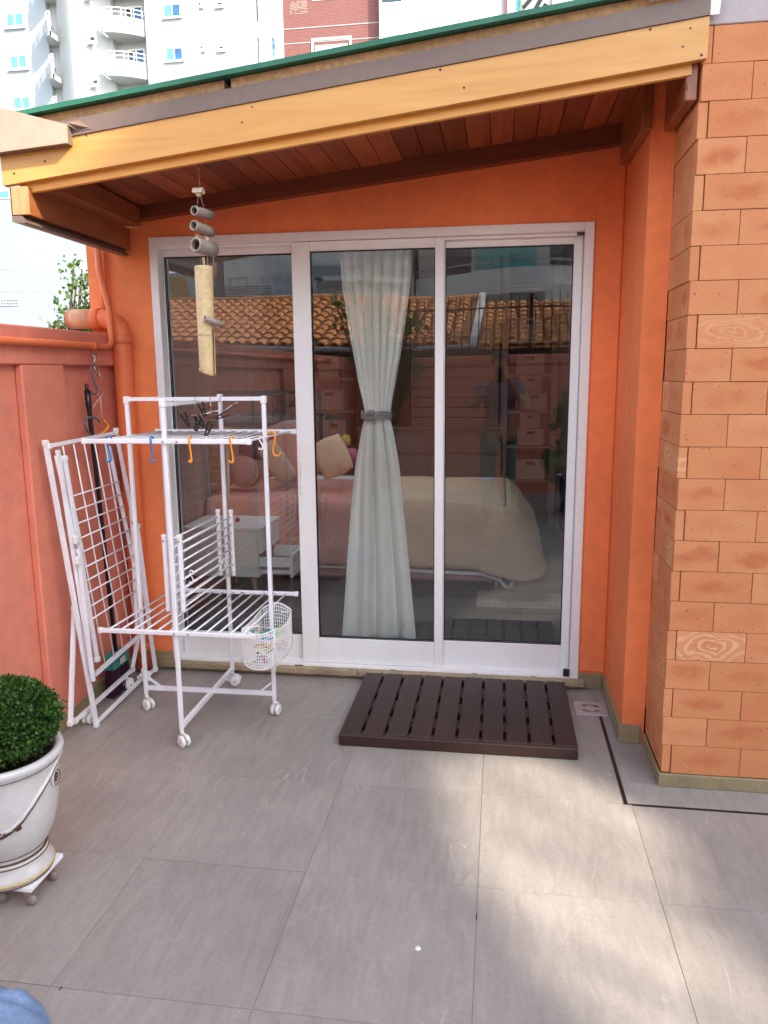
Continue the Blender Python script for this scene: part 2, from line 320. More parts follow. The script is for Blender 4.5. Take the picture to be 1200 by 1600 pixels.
for (x0, x1, y0, y1, k) in rects:
    c = ((x0 + x1) / 2, (y0 + y1) / 2, 0); g = .0007
    dz = random.uniform(-.0006, .0004)
    if x1-x0 < .01 or y1-y0 < .01: continue
    MB().rbox((x0 + g, y0 + g, -.0021), (x1 - g, y1 - g, dz), .0006).build('tile', m_tile2 if k else m_tile, fl, origin=c)
# slot drain
sl = thing('slot_drain', (CUTX, CUTY, 0), 'narrow dark slot drain turning a corner on the tiles beside the brick wall', 'drain')
MB().box((CUTX - .003, CUTY, -.0021), (CUTX + .006, -.30, -.0012)).box((CUTX - .003, CUTY - .003, -.0021), (2.9, CUTY + .005, -.0012)).build('channel_bottom', m_black, sl)
MB().box((CUTX - .0055, CUTY, -.002), (CUTX - .0035, -.30, .0015)).build('edge_strip', mat('grey_metal_strip', (.08, .085, .09), .4, metal=.4), sl)
MB().box((CUTX + .0065, CUTY + .006, -.002), (CUTX + .0085, -.30, .0015)).box((CUTX + .0065, CUTY + .0053, -.002), (2.9, CUTY + .0065, .0012)).build('edge_strip', bpy.data.materials['grey_metal_strip'], sl)
# square floor drain
fd = thing('floor_drain', (.455, -.26, 0), 'square pale metal floor drain cover beside the dark deck mat', 'drain')
m_drain = mat('drain_metal', (.50, .46, .45), .4, .5, metal=.3)
MB().rbox((.382, -.335, 0), (.532, -.185, .005), .002).build('cover_plate', m_drain, fd)
rg = MB().lathe([(.056, .0052), (.057, .0066), (.060, .0066), (.061, .0052)], (.457, -.26, 0), 32); rg.lathe([(0, .0068), (.018, .0064), (.02, .0052)], (.457, -.26, 0), 20); rg.build('ring', m_drain, fd)
m_dslot = mat('drain_shadow_gap', (.10, .09, .085), .8)
sb = MB()
for k in range(44):
    a = 2 * math.pi * k / 36
    if abs(math.sin(a)) < .45: continue
    p = Vector((.457, -.26, .0058)); d = Vector((math.cos(a), math.sin(a), 0)); sb.bar(p + d * .030, p + d * .050, .0022, .0012)
sb.build('slots', m_dslot, fd)['kind'] = 'stuff'
MB().lathe([(0, .004), (.006, .0035), (.0085, 0)], atz(653, 1482, .0003), 14).build('button', m_plas); tag(bpy.data.objects['button'], 'small round white cap lying on the open floor', 'cap')
# faint dark mark between tiles is grout missing
# ---------------------------------------------------------------- left garden wall
gw = thing('garden_wall', (XW, -3, 0), 'terracotta rendered garden wall with recessed panels along the left side', 'wall')
ZT = 1.805
MB().box((XW - .22, -6.75, -.3), (XW - .036, .55, ZT - .002)).build('wall', m_terra, gw)
MB().rbox((XW - .0355, -6.75, 1.645), (XW, .0, ZT), .006).build('top_beam', m_terra, gw)
def pil(y0, y1, x=XW): MB().rbox((XW - .0355, y0, -.02), (x, y1, 1.6445), .006).build('pilaster', m_terra, gw)
pil(-.865, -.545); pil(-3.35, -3.0); pil(-5.9, -5.6)
for (y0, y1) in ((-.86, -.55), (-1.42, -.868), (-1.98, -1.423), (-2.55, -1.983), (-.542, -.01)):
    a_ = XW if y0 == -.86 else XW - .0355
    MB().rbox((a_, y0, .001), (a_ + .012, y1, .075), .002).build('skirting_tile', m_skirt, gw)

# ---------------------------------------------------------------- house
hs = thing('house', (0, 0, 0), 'orange rendered house front with a sloping timber lean-to roof', 'house')
DX0, DX1, DZ0, DZ1 = -1.757, .42, .043, 2.277
def zb(x): return 2.319 + .1135 * (x + 1.893)      # underside of the fascia
w = MB()
w.box((-2.10, 0, -.3), (DX0, .16, 2.44)); w.box((DX1, 0, -.3), (.56, .16, 2.75)); 
w.prism([(DX0, 0, DZ1), (DX1, 0, DZ1), (DX1, 0, zb(DX1)+.14), (DX0, 0, zb(DX0) + .13)], (0, .16, 0))
w.build('wall', m_orange, hs)
MB().rbox((DX1 + .008, -.007, .09), (.548, -.0005, 2.62), .004).build('wall_strip', m_orange, hs)
MB().box((.552, -.578, .0), (.645, -.004, 3.3)).build('return_wall', m_orange, hs)
# skirting of the house
for a, b in (((-1.95, -.014, .001), (DX0 - .002, -.0005, .095)), ((DX1 + .0, -.014, .001), (.536, -.0075, .083)), ((.538, -.30, .001), (.5515, -.0145, .083)), ((.538, -.5785, .001), (.5515, -.303, .083)), ((.538, -.592, .001), (.628, -.579, .083))):
    MB().rbox(a, b, .0015).build('skirting_tile', m_skirt, hs)
MB().rbox((DX0 - .06, -.055, .022), (-.72, .012, .052), .003).build('sill_stone', m_stone, hs)
MB().rbox((-.717, -.055, .022), (.448, .012, .052), .003).build('sill_stone', m_stone, hs)
for k in range(5):
    x0 = DX0 - .05 + k * .45; MB().rbox((x0, -.02, .001), (min(x0 + .447, .43), .0, .0215), .001).build('sill_riser', m_stone, hs)
# roof build-up, all following the slope
FY = -.955
def slope(name, x0, x1, dz0, dz1, y0, y1, mt, par=hs, r=.003, seg=1):
    p = MB(); 
    for i in range(seg):
        a = x0 + (x1 - x0) * i / seg; b = x0 + (x1 - x0) * (i + 1) / seg
        p.hexa([(a, y0, zb(a) + dz0), (b, y0, zb(b) + dz0), (b, y1, zb(b) + dz0), (a, y1, zb(a) + dz0), (a, y0, zb(a) + dz1), (b, y0, zb(b) + dz1), (b, y1, zb(b) + dz1), (a, y1, zb(a) + dz1)])
    return p.build(name, mt, par)
fb = slope('fascia_board', -1.900, .655, 0, .126, FY, FY + .03, m_fascia)
slope('fascia_trim', -1.852, .615, -.032, .004, FY + .033, FY + .055, m_trim)
for px, py in ((70, 252), (22, 271), (135, 212), (378, 191), (394, 167), (688, 109), (725, 137), (1016, 46), (1067, 73), (1079, 44), (1096, 86)):
    p = aty(px, py, FY - .0008); MB().lathe([(0, 0), (random.uniform(.003, .005), 0)], p, 10, Matrix.Rotation(R(90), 3, 'X')).build('nail_hole', m_black, fb)
slope('flashing', -1.72, .655, .1275, .186, FY - .006, FY + .03, m_brown)
n = 90
def wob(x): return .004 * mnoise.noise(Vector((x * 3, 0, 5))) + .003 * mnoise.noise(Vector((x * 14, 3, 0)))
for (i0, i1) in ((0, 30), (31, n)):
    te = MB()
    for i in range(i0, i1):
        a = -1.80 + 2.40 * i / n; b = -1.80 + 2.40 * (i + 1) / n; za, zc_ = zb(a) + .182 + wob(a), zb(b) + .182 + wob(b)
        te.hexa([(a, FY - .001, za), (b, FY - .001, zc_), (b, FY + .05, zc_), (a, FY + .05, za), (a, FY - .001, zb(a) + .2185), (b, FY - .001, zb(b) + .2185), (b, FY + .05, zb(b) + .2185), (a, FY + .05, zb(a) + .2185)])
    te.build('board_edge', m_tan, hs)
slope('roof_sheet', -1.80, .52, .222, .232, FY - .022, .3, m_green); slope('roof_edge_roll', -1.803, .50, .2205, .238, FY - .036, FY - .018, m_green)
slope('roof_deck', -1.88, .56, .112, .2215, FY + .058, .3, m_brown)
slope('fascia_backing', -1.86, .60, .005, .11, FY + .0305, FY + .0545, m_beam)
MB().prism([aty(1112, -18, FY), aty(1100, 24, FY), aty(1124, 22, FY), aty(1130, -18, FY)], (0, .004, 0)).build('metal_flashing', mat('pale_zinc', (.62, .66, .64), .35, metal=.2), hs)
slope('roof_edge_cap', .46, .66, .20, .218, FY - .03, .3, mat('white_roof_edge', (.75, .74, .7), .5))
# ceiling boards
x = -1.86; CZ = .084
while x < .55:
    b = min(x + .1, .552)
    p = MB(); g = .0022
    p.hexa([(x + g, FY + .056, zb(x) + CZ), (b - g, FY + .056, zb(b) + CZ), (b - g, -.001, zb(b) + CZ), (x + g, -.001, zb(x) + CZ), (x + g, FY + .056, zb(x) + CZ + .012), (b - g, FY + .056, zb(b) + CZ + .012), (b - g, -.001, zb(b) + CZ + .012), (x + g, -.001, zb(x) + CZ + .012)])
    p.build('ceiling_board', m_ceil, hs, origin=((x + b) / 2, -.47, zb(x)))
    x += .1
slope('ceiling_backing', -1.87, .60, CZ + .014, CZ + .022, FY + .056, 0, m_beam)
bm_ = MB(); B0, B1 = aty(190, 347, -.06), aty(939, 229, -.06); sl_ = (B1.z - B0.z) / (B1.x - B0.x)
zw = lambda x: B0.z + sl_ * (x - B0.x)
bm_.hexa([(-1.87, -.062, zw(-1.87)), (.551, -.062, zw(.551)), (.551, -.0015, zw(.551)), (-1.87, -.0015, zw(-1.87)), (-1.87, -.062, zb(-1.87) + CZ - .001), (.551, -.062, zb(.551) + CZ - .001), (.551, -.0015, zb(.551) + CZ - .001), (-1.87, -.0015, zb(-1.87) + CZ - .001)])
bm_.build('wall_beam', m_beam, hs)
# left edge purlin with end grain, and its brown drip flashing
pn = [aty(42, 293, FY + .01), aty(20, 293, FY + .01), aty(20, 336, FY + .01), aty(41, 337, FY + .01)]
x1, x0 = -1.803, -1.868; zt, zl = 2.312, 2.211; sk = -.055
MB().hexa([(x0, FY + .012, zl), (x1, FY + .012, zl), (x1 + sk, -.002, zl + .012), (x0 + sk, -.002, zl + .012), (x0, FY + .012, zt), (x1, FY + .012, zt), (x1 + sk, -.002, zt + .012), (x0 + sk, -.002, zt + .012)]).build('edge_purlin', m_beamy, hs)
MB().hexa([(x0, FY + .0, zl), (x1, FY + .0, zl), (x1, FY + .012, zl), (x0, FY + .012, zl), (x0, FY, zt), (x1, FY, zt), (x1, FY + .012, zt), (x0, FY + .012, zt)]).build('purlin_end', m_endgrain, hs)
MB().hexa([(x0 + .015 + .0, FY + .1, zt), (x1 + .09, FY + .1, zt), (x1 + .09 + sk, -.062, zt + .012), (x0 + sk, -.062, zt + .012), (x0, FY + .1, zt + .09), (x1 + .09, FY + .1, zt + .095), (x1 + .09 + sk, -.062, zt + .095), (x0 + sk, -.062, zt + .09)]).build('inner_purlin', m_beamy, hs)
MB().prism([(x0 - .006, FY, zt + .0), (x0 - .004, FY, zt + .0), (x0 - .004, FY, zl - .004), (x1 - .03, FY, zl - .004), (x1 - .012, FY, zl - .03), (x1 - .03, FY, zl - .032), (x0 - .006, FY, zl - .026)], (sk, .953, .012)).build('drip_flashing', m_brown, hs)
# brackets at the right
MB().rbox((.513, -.60, 2.497), (.5515, -.063, 2.672), .003).build('bracket', m_beamy, hs)
b2 = MB().rbox((.600, -.915, 2.492), (.6395, -.445, 2.69), .004).build('bracket', m_beamy, hs)
for px, py in ((1074, 137), (1046, 168)):
    p = atx(px, py, .5995); MB().lathe([(0, .002), (.008, .002), (.010, 0)], p, 14, Matrix.Rotation(R(-90), 3, 'Y')).build('bolt', m_steel, b2)
# gutter end box at the left
gt = MB(); gy = FY - .045
P = [aty(-60, 145, gy), aty(0, 168, gy), aty(103, 194, gy), aty(104, 223, gy), aty(-60, 246, gy)]
gt.prism([P[4], P[3], P[2], P[1], P[0]], (0, .009, 0)); gt.build('gutter_end_cap', m_gutter, hs)
Q = [p + Vector((0, .0095, 0)) for p in P]
g2 = MB(); g2.prism([Q[4], Q[3], Q[3] + Vector((0, 0, .004)), Q[4] + Vector((0, 0, .004))], (0, .034, 0)); g2.prism([Q[3], Q[2], Q[2] - Vector((.003, 0, 0)), Q[3] - Vector((.003, 0, 0))], (0, .034, 0))
g2.prism([Q[2], Q[1], Q[0], Q[0] - Vector((0, 0, .003)), Q[1] - Vector((0, 0, .003)), Q[2] - Vector((0, 0, .003))], (0, .034, 0)); g2.build('gutter_return', m_brown, hs)
MB().prism([aty(103, 192, gy + .005), aty(123, 188, FY - .008), aty(142, 201, FY - .008), aty(122, 205, FY - .008)], (0, .003, .002)).build('gutter_tab', m_brown, hs)

# ---------------------------------------------------------------- brick wall at the right
bw = thing('brick_wall', (.64, -.93, 0), 'terracotta brick corner wall standing right of the sliding door', 'wall')
BX, BY, BB = .645, -.932, .0545
MB().box((BX + .0145, BY + .0145, -.3), (4.5, -.60, 2.712)).build('wall_core', m_mortar, bw)
CH = .1156; BL = .2485; bmesh_cache = {}
def brick(c, sx, sy, sz, mtr=m_brick):
    key = (round(sx, 4), round(sy, 4), round(sz, 4))
    if key not in bmesh_cache:
        bmesh_cache[key] = MB().rbox((-sx / 2, -sy / 2, -sz / 2), (sx / 2, sy / 2, sz / 2), .0011).mesh('brick', m_brick)
    o = bpy.data.objects.new('brick', bmesh_cache[key]); COL.objects.link(o); o.parent = bw; o.location = Vector(c) - bw.location
    o.rotation_euler = (random.uniform(-.003, .003), random.uniform(-.0022, .0022), random.uniform(-.005, .005))
for k in range(23):
    z0 = BB + CH * k; zc = z0 + CH / 2; h = CH - .0018; ox = random.uniform(-.004, .005)
    t = .028
    if k % 2 == 0:     # a thin end of the side brick shows at the corner, then full bricks
        brick((BX + .0155 + ox, BY + .125 + random.uniform(-.002, .002), zc), .031, .245, h); brick((BX + .0155 + ox, BY + .249 + .053, zc), .029, .104, h)
        x = BX + .033 + ox; first = None
    else:
        brick((BX + .0155 + ox, BY + .030 + .0475, zc), .029, .092, h); brick((BX + .0155 + ox, BY + .125 + .1155, zc), .029, .228, h)
        x = BX + ox; w_ = .158 + random.uniform(-.006, .006)
        brick((x + w_ / 2, BY + t / 2 + random.uniform(-.002, .001), zc), w_ - .0022, t, h); x += w_
    while x < 2.6:
        w_ = BL + (0 if (k % 3) else .004)
        brick((x + w_ / 2, BY + t / 2 + random.uniform(-.0025, .0015), zc), w_ - .0024, t, h); x += w_
for a, b in (((BX - .006, BY - .012, .001), (1.15, BY + .001, .053)), ((1.153, BY - .012, .001), (1.75, BY + .001, .053)), ((1.753, BY - .012, .001), (2.6, BY + .001, .053)), ((BX - .0075, BY + .0015, .001), (BX + .002, -.5935, .053))):
    MB().rbox(a, b, .0015).build('skirting_tile', m_skirt, bw)
uw = thing('upper_wall', (1.5, -.8, 2.6), 'plain lilac grey rendered wall above the bricks', 'wall')
MB().rbox((BX + .008, BY + .004, 2.717), (4.5, -.5, 3.4), .003).build('render', m_greyw, uw)
# the wing of the house behind the bricks
MB().box((.66, -.497, 2.717), (4.5, 5.0, 3.4)).build('house_wing', m_greyw, uw)
MB().box((.66, -.59, -.3), (4.5, 5.0, 2.716)).build('wing_wall', m_greyw, uw)

# ---------------------------------------------------------------- sliding door
sdr = thing('sliding_door', (-.67, 0, DZ0), 'white three panel sliding glass door with narrow aluminium frame', 'door')
f = MB(); Y0, Y1 = -.012, .125
f.rbox((DX0, Y0, DZ0), (DX0 + .042, Y1, DZ1), .003); f.rbox((DX1 - .042, Y0, DZ0), (DX1, Y1, DZ1), .003)
f.rbox((DX0 + .0425, Y0, DZ1 - .042), (DX1 - .0425, Y1, DZ1), .003); f.rbox((DX0 + .0425, Y0 - .004, DZ0), (DX1 - .0425, Y1, DZ0 + .022), .002)
for yy in (.018, .052, .086): f.box((DX0 + .043, yy, DZ0 + .0225), (DX1 - .043, yy + .004, DZ0 + .036)); f.box((DX0 + .043, yy, DZ1 - .056), (DX1 - .043, yy + .003, DZ1 - .0425))
f.build('frame', m_frame, sdr)
def X0(px, py, y=0): return aty(px, py, y).x
def panel(x0, x1, g0, g1, yc, label=None):
    z0, z1 = DZ0 + .024, DZ1 - .045; gz0, gz1 = .208, 2.187
    p = MB(); h = .014
    p.rbox((x0, yc - h, z0), (g0, yc + h, z1), .0025); p.rbox((g1, yc - h, z0), (x1, yc + h, z1), .0025)
    p.rbox((g0 + .0002, yc - h + .001, z0), (g1 - .0002, yc + h - .001, gz0), .0025); p.rbox((g0 + .0002, yc - h + .001, gz1), (g1 - .0002, yc + h - .001, z1), .0025)
    o = p.build('door_panel', m_frame, sdr)
    gk = MB(); e = .004
    for s_ in (-1, 1):
        ya, yb = (yc - .0125, yc - .007) if s_ < 0 else (yc + .007, yc + .0125)
        gk.box((g0 + .0003, ya, gz0 + .0003), (g0 + e, yb, gz1 - .0003)); gk.box((g1 - e, ya, gz0 + .0003), (g1 - .0003, yb, gz1 - .0003)); gk.box((g0 + e, ya, gz0 + .0003), (g1 - e, yb, gz0 + e)); gk.box((g0 + e, ya, gz1 - e), (g1 - e, yb, gz1 - .0003))
    gk.build('gasket', m_black, o)
    gl = MB().add([(g0 + .001, yc, gz0 + .001), (g1 - .001, yc, gz0 + .001), (g1 - .001, yc, gz1 - .001), (g0 + .001, yc, gz1 - .001)], [(0, 1, 2, 3)]).build('glass_pane', m_glass, o)
    return o
panel(DX0 + .044, -.985, X0(267, 590, .05), X0(470, 590, .05) - .002, .056)
pm = panel(-1.027, X0(693, 590) , X0(488, 590), X0(679, 590), .022)
pr = panel(X0(680, 590, .05), DX1 - .044, X0(694, 590, .05) + .004, X0(890, 590, .05), .056)
MB().rbox((-1.012, .0, .98), (-.995, .008, 1.16), .003).build('pull_handle', m_frame, pm)
MB().rbox((.345, -.028, DZ0 + .0225), (.376, -.0125, DZ0 + .062), .003).build('stop_block', m_black, sdr)
MB().rbox((.34, -.018, DZ1 - .062), (.374, -.0125, DZ1 - .046), .002).build('stop_block', m_black, sdr)
MB().rbox((-1.065, -.0195, DZ0 + .003), (-1.02, -.0165, DZ0 + .014), .001).build('drain_slot', m_black, sdr)
for x in (-.55, -.12, .18): MB().rbox((x, -.0175, DZ0 + .008), (x + .03, -.0165, DZ0 + .013), .0004).build('drain_slot', m_steel, sdr)

# ---------------------------------------------------------------- pipes in the corner
m_pipe = mat('painted_pipe', (.80, .19, .07), .5, .4, n1=(4, .06), n2=(40, .04), stain=((.85, .5, .32), 5, .58, .8, .35))
pp = thing('drain_pipe', (-1.9, -.09, 0), 'thick orange painted drain pipe standing in the wall corner', 'pipe')
r = .047; px_ = -1.908; py_ = -.062
c = [Vector((px_, py_, z)) for z in (.02, .4, .9, 1.4, 1.80)]
el = [Vector((px_ - .105 + .105 * math.cos(a), py_, 1.80 + .082 * math.sin(a))) for a in [R(q) for q in range(10, 91, 10)]]
hz = [Vector((px_ - .105 - q, py_, 1.882)) for q in (.02, .17)]
MB().tube(c + el + hz, r, 24).build('pipe', m_pipe, pp)
def collar(p, q, rr): MB().tube([p, q], rr, 24).build('collar', m_pipe, pp)
collar((px_, py_, 1.755), (px_, py_, 1.80), r + .004); collar((px_ - .105, py_, 1.882), (px_ - .15, py_, 1.882), r + .005); collar((px_, py_, .11), (px_, py_, .17), r + .005)
MB().tube([(px_ - .15, py_, 1.882), (px_ - .255, py_, 1.882), (px_ - .272, py_, 1.882)], [r + .002, r + .002, r - .012], 24).build('end_cap', mat('pale_pipe_cap', (.72, .36, .20), .5, .4, n1=(9, .2), n2=(40, .1)), pp)
cp = thing('water_conduit', (-1.93, -.1, 1.7), 'thin orange conduit running along the top of the garden wall', 'pipe')
yc = -.13
A = aty(151, 388, yc); Bp = aty(160, 520, yc); cx = XW + .022
MB().tube([(A.x + .003, yc, 2.25), (A.x + .006, yc, 2.1), (cx - .002, yc, 1.93), (cx, yc, 1.80), (cx, yc - .006, 1.765), (cx, yc - .022, 1.745), (cx, yc - .05, 1.738), (cx, -1.5, 1.738), (cx, -5, 1.74)], .0155, 14).build('pipe', m_pipe, cp)
MB().tube([(cx, -.30, 1.738), (cx, -.33, 1.738)], .0185, 14).build('collar', m_pipe, cp)
MB().tube([(A.x - .03, -.03, 2.25), (A.x - .03, -.03, 1.84)], .02, 12).build('pipe', m_pipe, cp)

# ================================================================ the surroundings behind the camera (seen mirrored in the glass)
def rv(px, py, d):
    p = aty(px, py, d); return Vector((p.x, .08 - p.y, p.z))
m_white = mat('white_render', (.78, .78, .75), .8, .2, n1=(.5, .04), n2=(4, .03), bump=(20, .2, .004))
m_conc = mat('grey_render', (.40, .41, .42), .8, .2, n1=(.6, .08), n2=(5, .05))
m_pane = mat('dark_window', (.03, .05, .07), .08, .6, n1=(1, .1), n2=(0, 0), bump=None)
m_teal = mat('teal_curtain_glass', (.10, .42, .40), .15, .5, n1=(6, .25), n2=(0, 0), bump=None)
m_bluep = mat('blue_window_glass', (.03, .12, .30), .1, .6, n1=(1.5, .25), n2=(0, 0), bump=None)
m_iron = mat('black_iron', (.015, .015, .016), .5, .4)

ZR = rv(790, 556, 6.8).z
rw = thing('rear_wall', (1, -6.72, 0), 'terracotta rear garden wall opposite the sliding door carrying the spiked fence', 'wall')
MB().rbox((XW - .22, -6.9, -.3), (4.6, -6.72, ZR), .01).build('wall', m_terra, rw)
MB().rbox((XW, -6.72, ZR - .13), (4.6, -6.68, ZR - .02), .006).build('top_beam', m_terra, rw)
fn = thing('spiked_fence', (1, -6.80, ZR), 'black iron spiked fence standing on the rear garden wall', 'fence')
x = -1.75; k = 0; fz = rv(790, 458, 6.8).z; barm = None
while x < 3.2:
    if barm is None:
        bmx = MB(); bmx.tube([(0, 0, 0), (0, 0, fz - ZR)], .007, 6); bmx.tube([(0, 0, fz - ZR), (0, 0, fz - ZR + .05)], [.007, .001], 6); barm = bmx.mesh('bar', m_iron)
    o = bpy.data.objects.new('bar', barm); COL.objects.link(o); o.parent = fn; o.location = (x - 1, 0, 0); x += .1035
for z in (ZR + .05, rv(790, 476, 6.8).z): MB().bar((-1.8, -6.80, z), (3.25, -6.80, z), .012, .02).build('rail', m_iron, fn)
for x in (-1.82, .37, 3.28): MB().bar((x, -6.815, ZR), (x, -6.815, fz + .02), .05).build('post', m_iron, fn)
# neighbouring bungalow with tiled roof
m_rtile = mat('clay_roof_tile', (.74, .33, .13), .85, .2, n1=(2.5, .2), n2=(14, .25), bump=(30, .5, .006), stain=((.16, .10, .06), 5, .52, .72, .75))
nb = thing('bungalow', (-3, -11, 0), 'low neighbouring bungalow with a sunlit clay tile roof behind the rear wall', 'house')
def tiled(x0, x1, ye, ze, yr, zr, name='roof'):
    # barrel tiles laid in courses: one corrugated shell per course, each overlapping the one below
    p = MB(); pitch = .21; nc = max(3, int((Vector((yr - ye, zr - ze)).length) / .34)); nt = int((x1 - x0) / pitch)
    rr = random.Random(3)
    for c in range(nc):
        t0, t1 = c / nc, (c + 1) / nc + .02
        for k in range(nt):
            xc = x0 + (k + .5) * pitch + rr.uniform(-.008, .008); lift = .03 + rr.uniform(0, .012); vs = []
            for (t, l, w_) in ((t0, lift + .022, .098), (t1, lift - .012, .08)):
                y = ye + (yr - ye) * t; z = ze + (zr - ze) * t + l
                for a in range(5):
                    an = math.pi * a / 4; vs.append((xc - w_ * math.cos(an), y, z + .065 * math.sin(an)))
            for a in range(5): v = vs[a]; vs.append((v[0] * .85 + xc * .15, v[1] , v[2] - .022))
            p.add(vs, [(a, a + 1, 5 + a + 1, 5 + a) for a in range(4)] + [(a, 10 + a, 11 + a, a + 1) for a in range(4)], False)
    p.hexa([(x0, ye, ze), (x1, ye, ze), (x1, yr, zr), (x0, yr, zr), (x0, ye, ze + .02), (x1, ye, ze + .02), (x1, yr, zr + .02), (x0, yr, zr + .02)])
    return p.build(name, m_rtile, nb)
e0, r0, r1 = rv(600, 541, 9.4), rv(600, 468, 13.0), rv(746, 458, 13.0)
tiled(-12, r1.x, e0.y, e0.z, r0.y, r0.z)['kind'] = 'stuff'
tiled(r1.x + .15, 8, e0.y + .3, e0.z - .08, r0.y + .6, r0.z - .18)['kind'] = 'stuff'
MB().tube([(-12, r0.y, r0.z + .05), (r1.x, r0.y, r0.z + .05)], .09, 8).build('ridge', m_rtile, nb)
MB().rbox((r1.x + .01, r0.y + .05, r0.z - .9), (r1.x + .13, e0.y - .3, r0.z - .06), .01).build('gable_end', m_white, nb) if False else None
MB().prism([(r1.x + .01, e0.y, e0.z - .1), (r1.x + .01, r0.y, r0.z - .1), (r1.x + .01, r0.y, r0.z + .16), (r1.x + .01, e0.y, e0.z + .16)], (.12, 0, 0)).build('gable_capping', m_white, nb)
MB().box((-12, e0.y - .35, -.3), (8, r0.y - 3, e0.z + .2)).build('wall', mat('olive_panel_wall', (.24, .24, .19), .7, .3, n1=(2, .08), n2=(9, .05)), nb)
for k in range(60):
    x = -3 + k * .16; MB().box((x, e0.y - .349, 1.0), (x + .012, e0.y - .335, e0.z - .02)).build('batten', m_conc, nb)
MB().tube([(-12, e0.y + .06, e0.z - .02), (7.9, e0.y + .06, e0.z - .02)], .05, 8).build('gutter', m_conc, nb)

def bwin(par, x0, z0, x1, z1, y, s, frame=m_white, pane=m_bluep, t=.06, div=1, rec=.0):
    """window: frame part with a pane sub-part; s = +1 when the facade looks towards +Y"""
    p = MB(); yf = y + s * .03
    ys = sorted((y, yf))
    p.box((x0, ys[0], z0), (x0 + t, ys[1], z1)); p.box((x1 - t, ys[0], z0), (x1, ys[1], z1)); p.box((x0 + t, ys[0], z0), (x1 - t, ys[1], z0 + t)); p.box((x0 + t, ys[0], z1 - t), (x1 - t, ys[1], z1))
    for k in range(1, div + 1):
        if div == 0: break
        xm = x0 + (x1 - x0) * k / (div + 1); p.box((xm - t / 2, ys[0], z0 + t), (xm + t / 2, ys[1], z1 - t))
    f = p.build('window', frame, par)
    xs = [x0 + t] + [x0 + (x1 - x0) * k / (div + 1) for k in range(1, div + 1)] + [x1 - t]
    pn = pane if isinstance(pane, (list, tuple)) else [pane]
    for k in range(len(xs) - 1):
        a = xs[k] + (t / 2 if k else 0); b = xs[k + 1] - (t / 2 if k < len(xs) - 2 else 0)
        MB().box((a, y + s * .004, z0 + t), (b, y + s * .016, z1 - t)).build('pane', pn[k % len(pn)], f)
    return f
# mirrored white apartment block with balconies, far behind the camera
mb = thing('apartment_block', (0, -27, 0), 'pale apartment block with curved balcony behind the tiled bungalow roof', 'building')
D = 26.0
def rbox(px0, py0, px1, py1, d, dep, name, mt, par=mb):
    a = rv(px0, py0, d); b = rv(px1, py1, d); return MB().box((a.x, a.y, a.z), (b.x, a.y - dep, b.z)).build(name, mt, par)
a = rv(345, 300, D); b = rv(640, 300, D)
MB().box((a.x, a.y, -.3), (b.x, a.y - 6, 10.5)).build('wall', m_white, mb)
rbox(433, 428, 476, 620, D - 3, 2.5, 'side_wing', mat('pale_blue_render', (.52, .60, .66), .8, .2), mb)
rbox(300, 300, 345, 620, D + 1, 3, 'side_wing', m_conc, mb)
rbox(476, 420, 640, 433, D - .5, .4, 'cornice', m_conc, mb); rbox(505, 434, 640, 437, D - .6, .3, 'cornice', m_white, mb)
def rwin(px0, py0, px1, py1, d, **kw):
    a = rv(px0, py1, d); b = rv(px1, py0, d); return bwin(mb, min(a.x, b.x), a.z, max(a.x, b.x), b.z, a.y + .01, 1, **kw)
rwin(362, 430, 391, 452, D, pane=m_white, frame=m_conc, div=0); rwin(410, 427, 420, 440, D, div=0, pane=m_pane, t=.1); rwin(363, 392, 392, 400, D, pane=m_pane)
rl = MB()
for k in range(5): a = rv(333, 446 + 4 * k, D - 1.5); b = rv(430, 446 + 4 * k, D - 1.5); rl.bar(a, b, .03)
rl.build('balcony_railing', m_iron, mb); rbox(330, 466, 432, 500, D - 1.3, .2, 'balcony_parapet', m_conc, mb)
# curved balcony wing at the right
cy = rv(760, 400, D - 2)
a0, a1 = rv(640, 300, D - 2).x, rv(960, 300, D - 2).x
MB().box((a0, cy.y - 3.5, -.3), (a1 + 3, cy.y - 9, 10.5)).build('wing', m_white, mb)
for (pt, pb) in ((417, 447),):
    zt, zb2 = rv(760, pt, D - 2).z, rv(760, pb, D - 2).z
    for lvl in (0, 1):
        dz = lvl * 3.0; p = MB(); vs = []; n = 24
        for i in range(n + 1):
            t = i / n; x = a0 + (a1 - a0) * t; y = cy.y - 2.2 + 2.2 * math.sin(t * math.pi * .75)
            vs.append((x, y))
        for i in range(n): p.hexa([(vs[i][0], vs[i][1], zb2 + dz), (vs[i + 1][0], vs[i + 1][1], zb2 + dz), (vs[i + 1][0], vs[i + 1][1] - .2, zb2 + dz), (vs[i][0], vs[i][1] - .2, zb2 + dz), (vs[i][0], vs[i][1], zt + dz), (vs[i + 1][0], vs[i + 1][1], zt + dz), (vs[i + 1][0], vs[i + 1][1] - .2, zt + dz), (vs[i][0], vs[i][1] - .2, zt + dz)])
        p.build('balcony_parapet', m_white, mb)
        MB().prism([(v[0], v[1], zb2 + dz - .15) for v in vs] + [(a1, cy.y - 3.6, zb2 + dz - .15), (a0, cy.y - 3.6, zb2 + dz - .15)], (0, 0, .14)).build('balcony_slab', m_white, mb)
        MB().tube([(v[0], v[1] - .1, zt + dz + .25) for v in vs], .035, 6).build('balcony_railing', m_conc, mb)
rbox(738, 380, 835, 416, D - .5, .1, 'balcony_curtain', m_teal, mb); rbox(695, 385, 732, 425, D - .5, .1, 'window_opening', m_pane, mb); rbox(858, 380, 900, 410, D - .5, .1, 'window_opening', m_pane, mb)
rbox(845, 440, 905, 500, D - 3, .3, 'side_wing', m_white, mb)
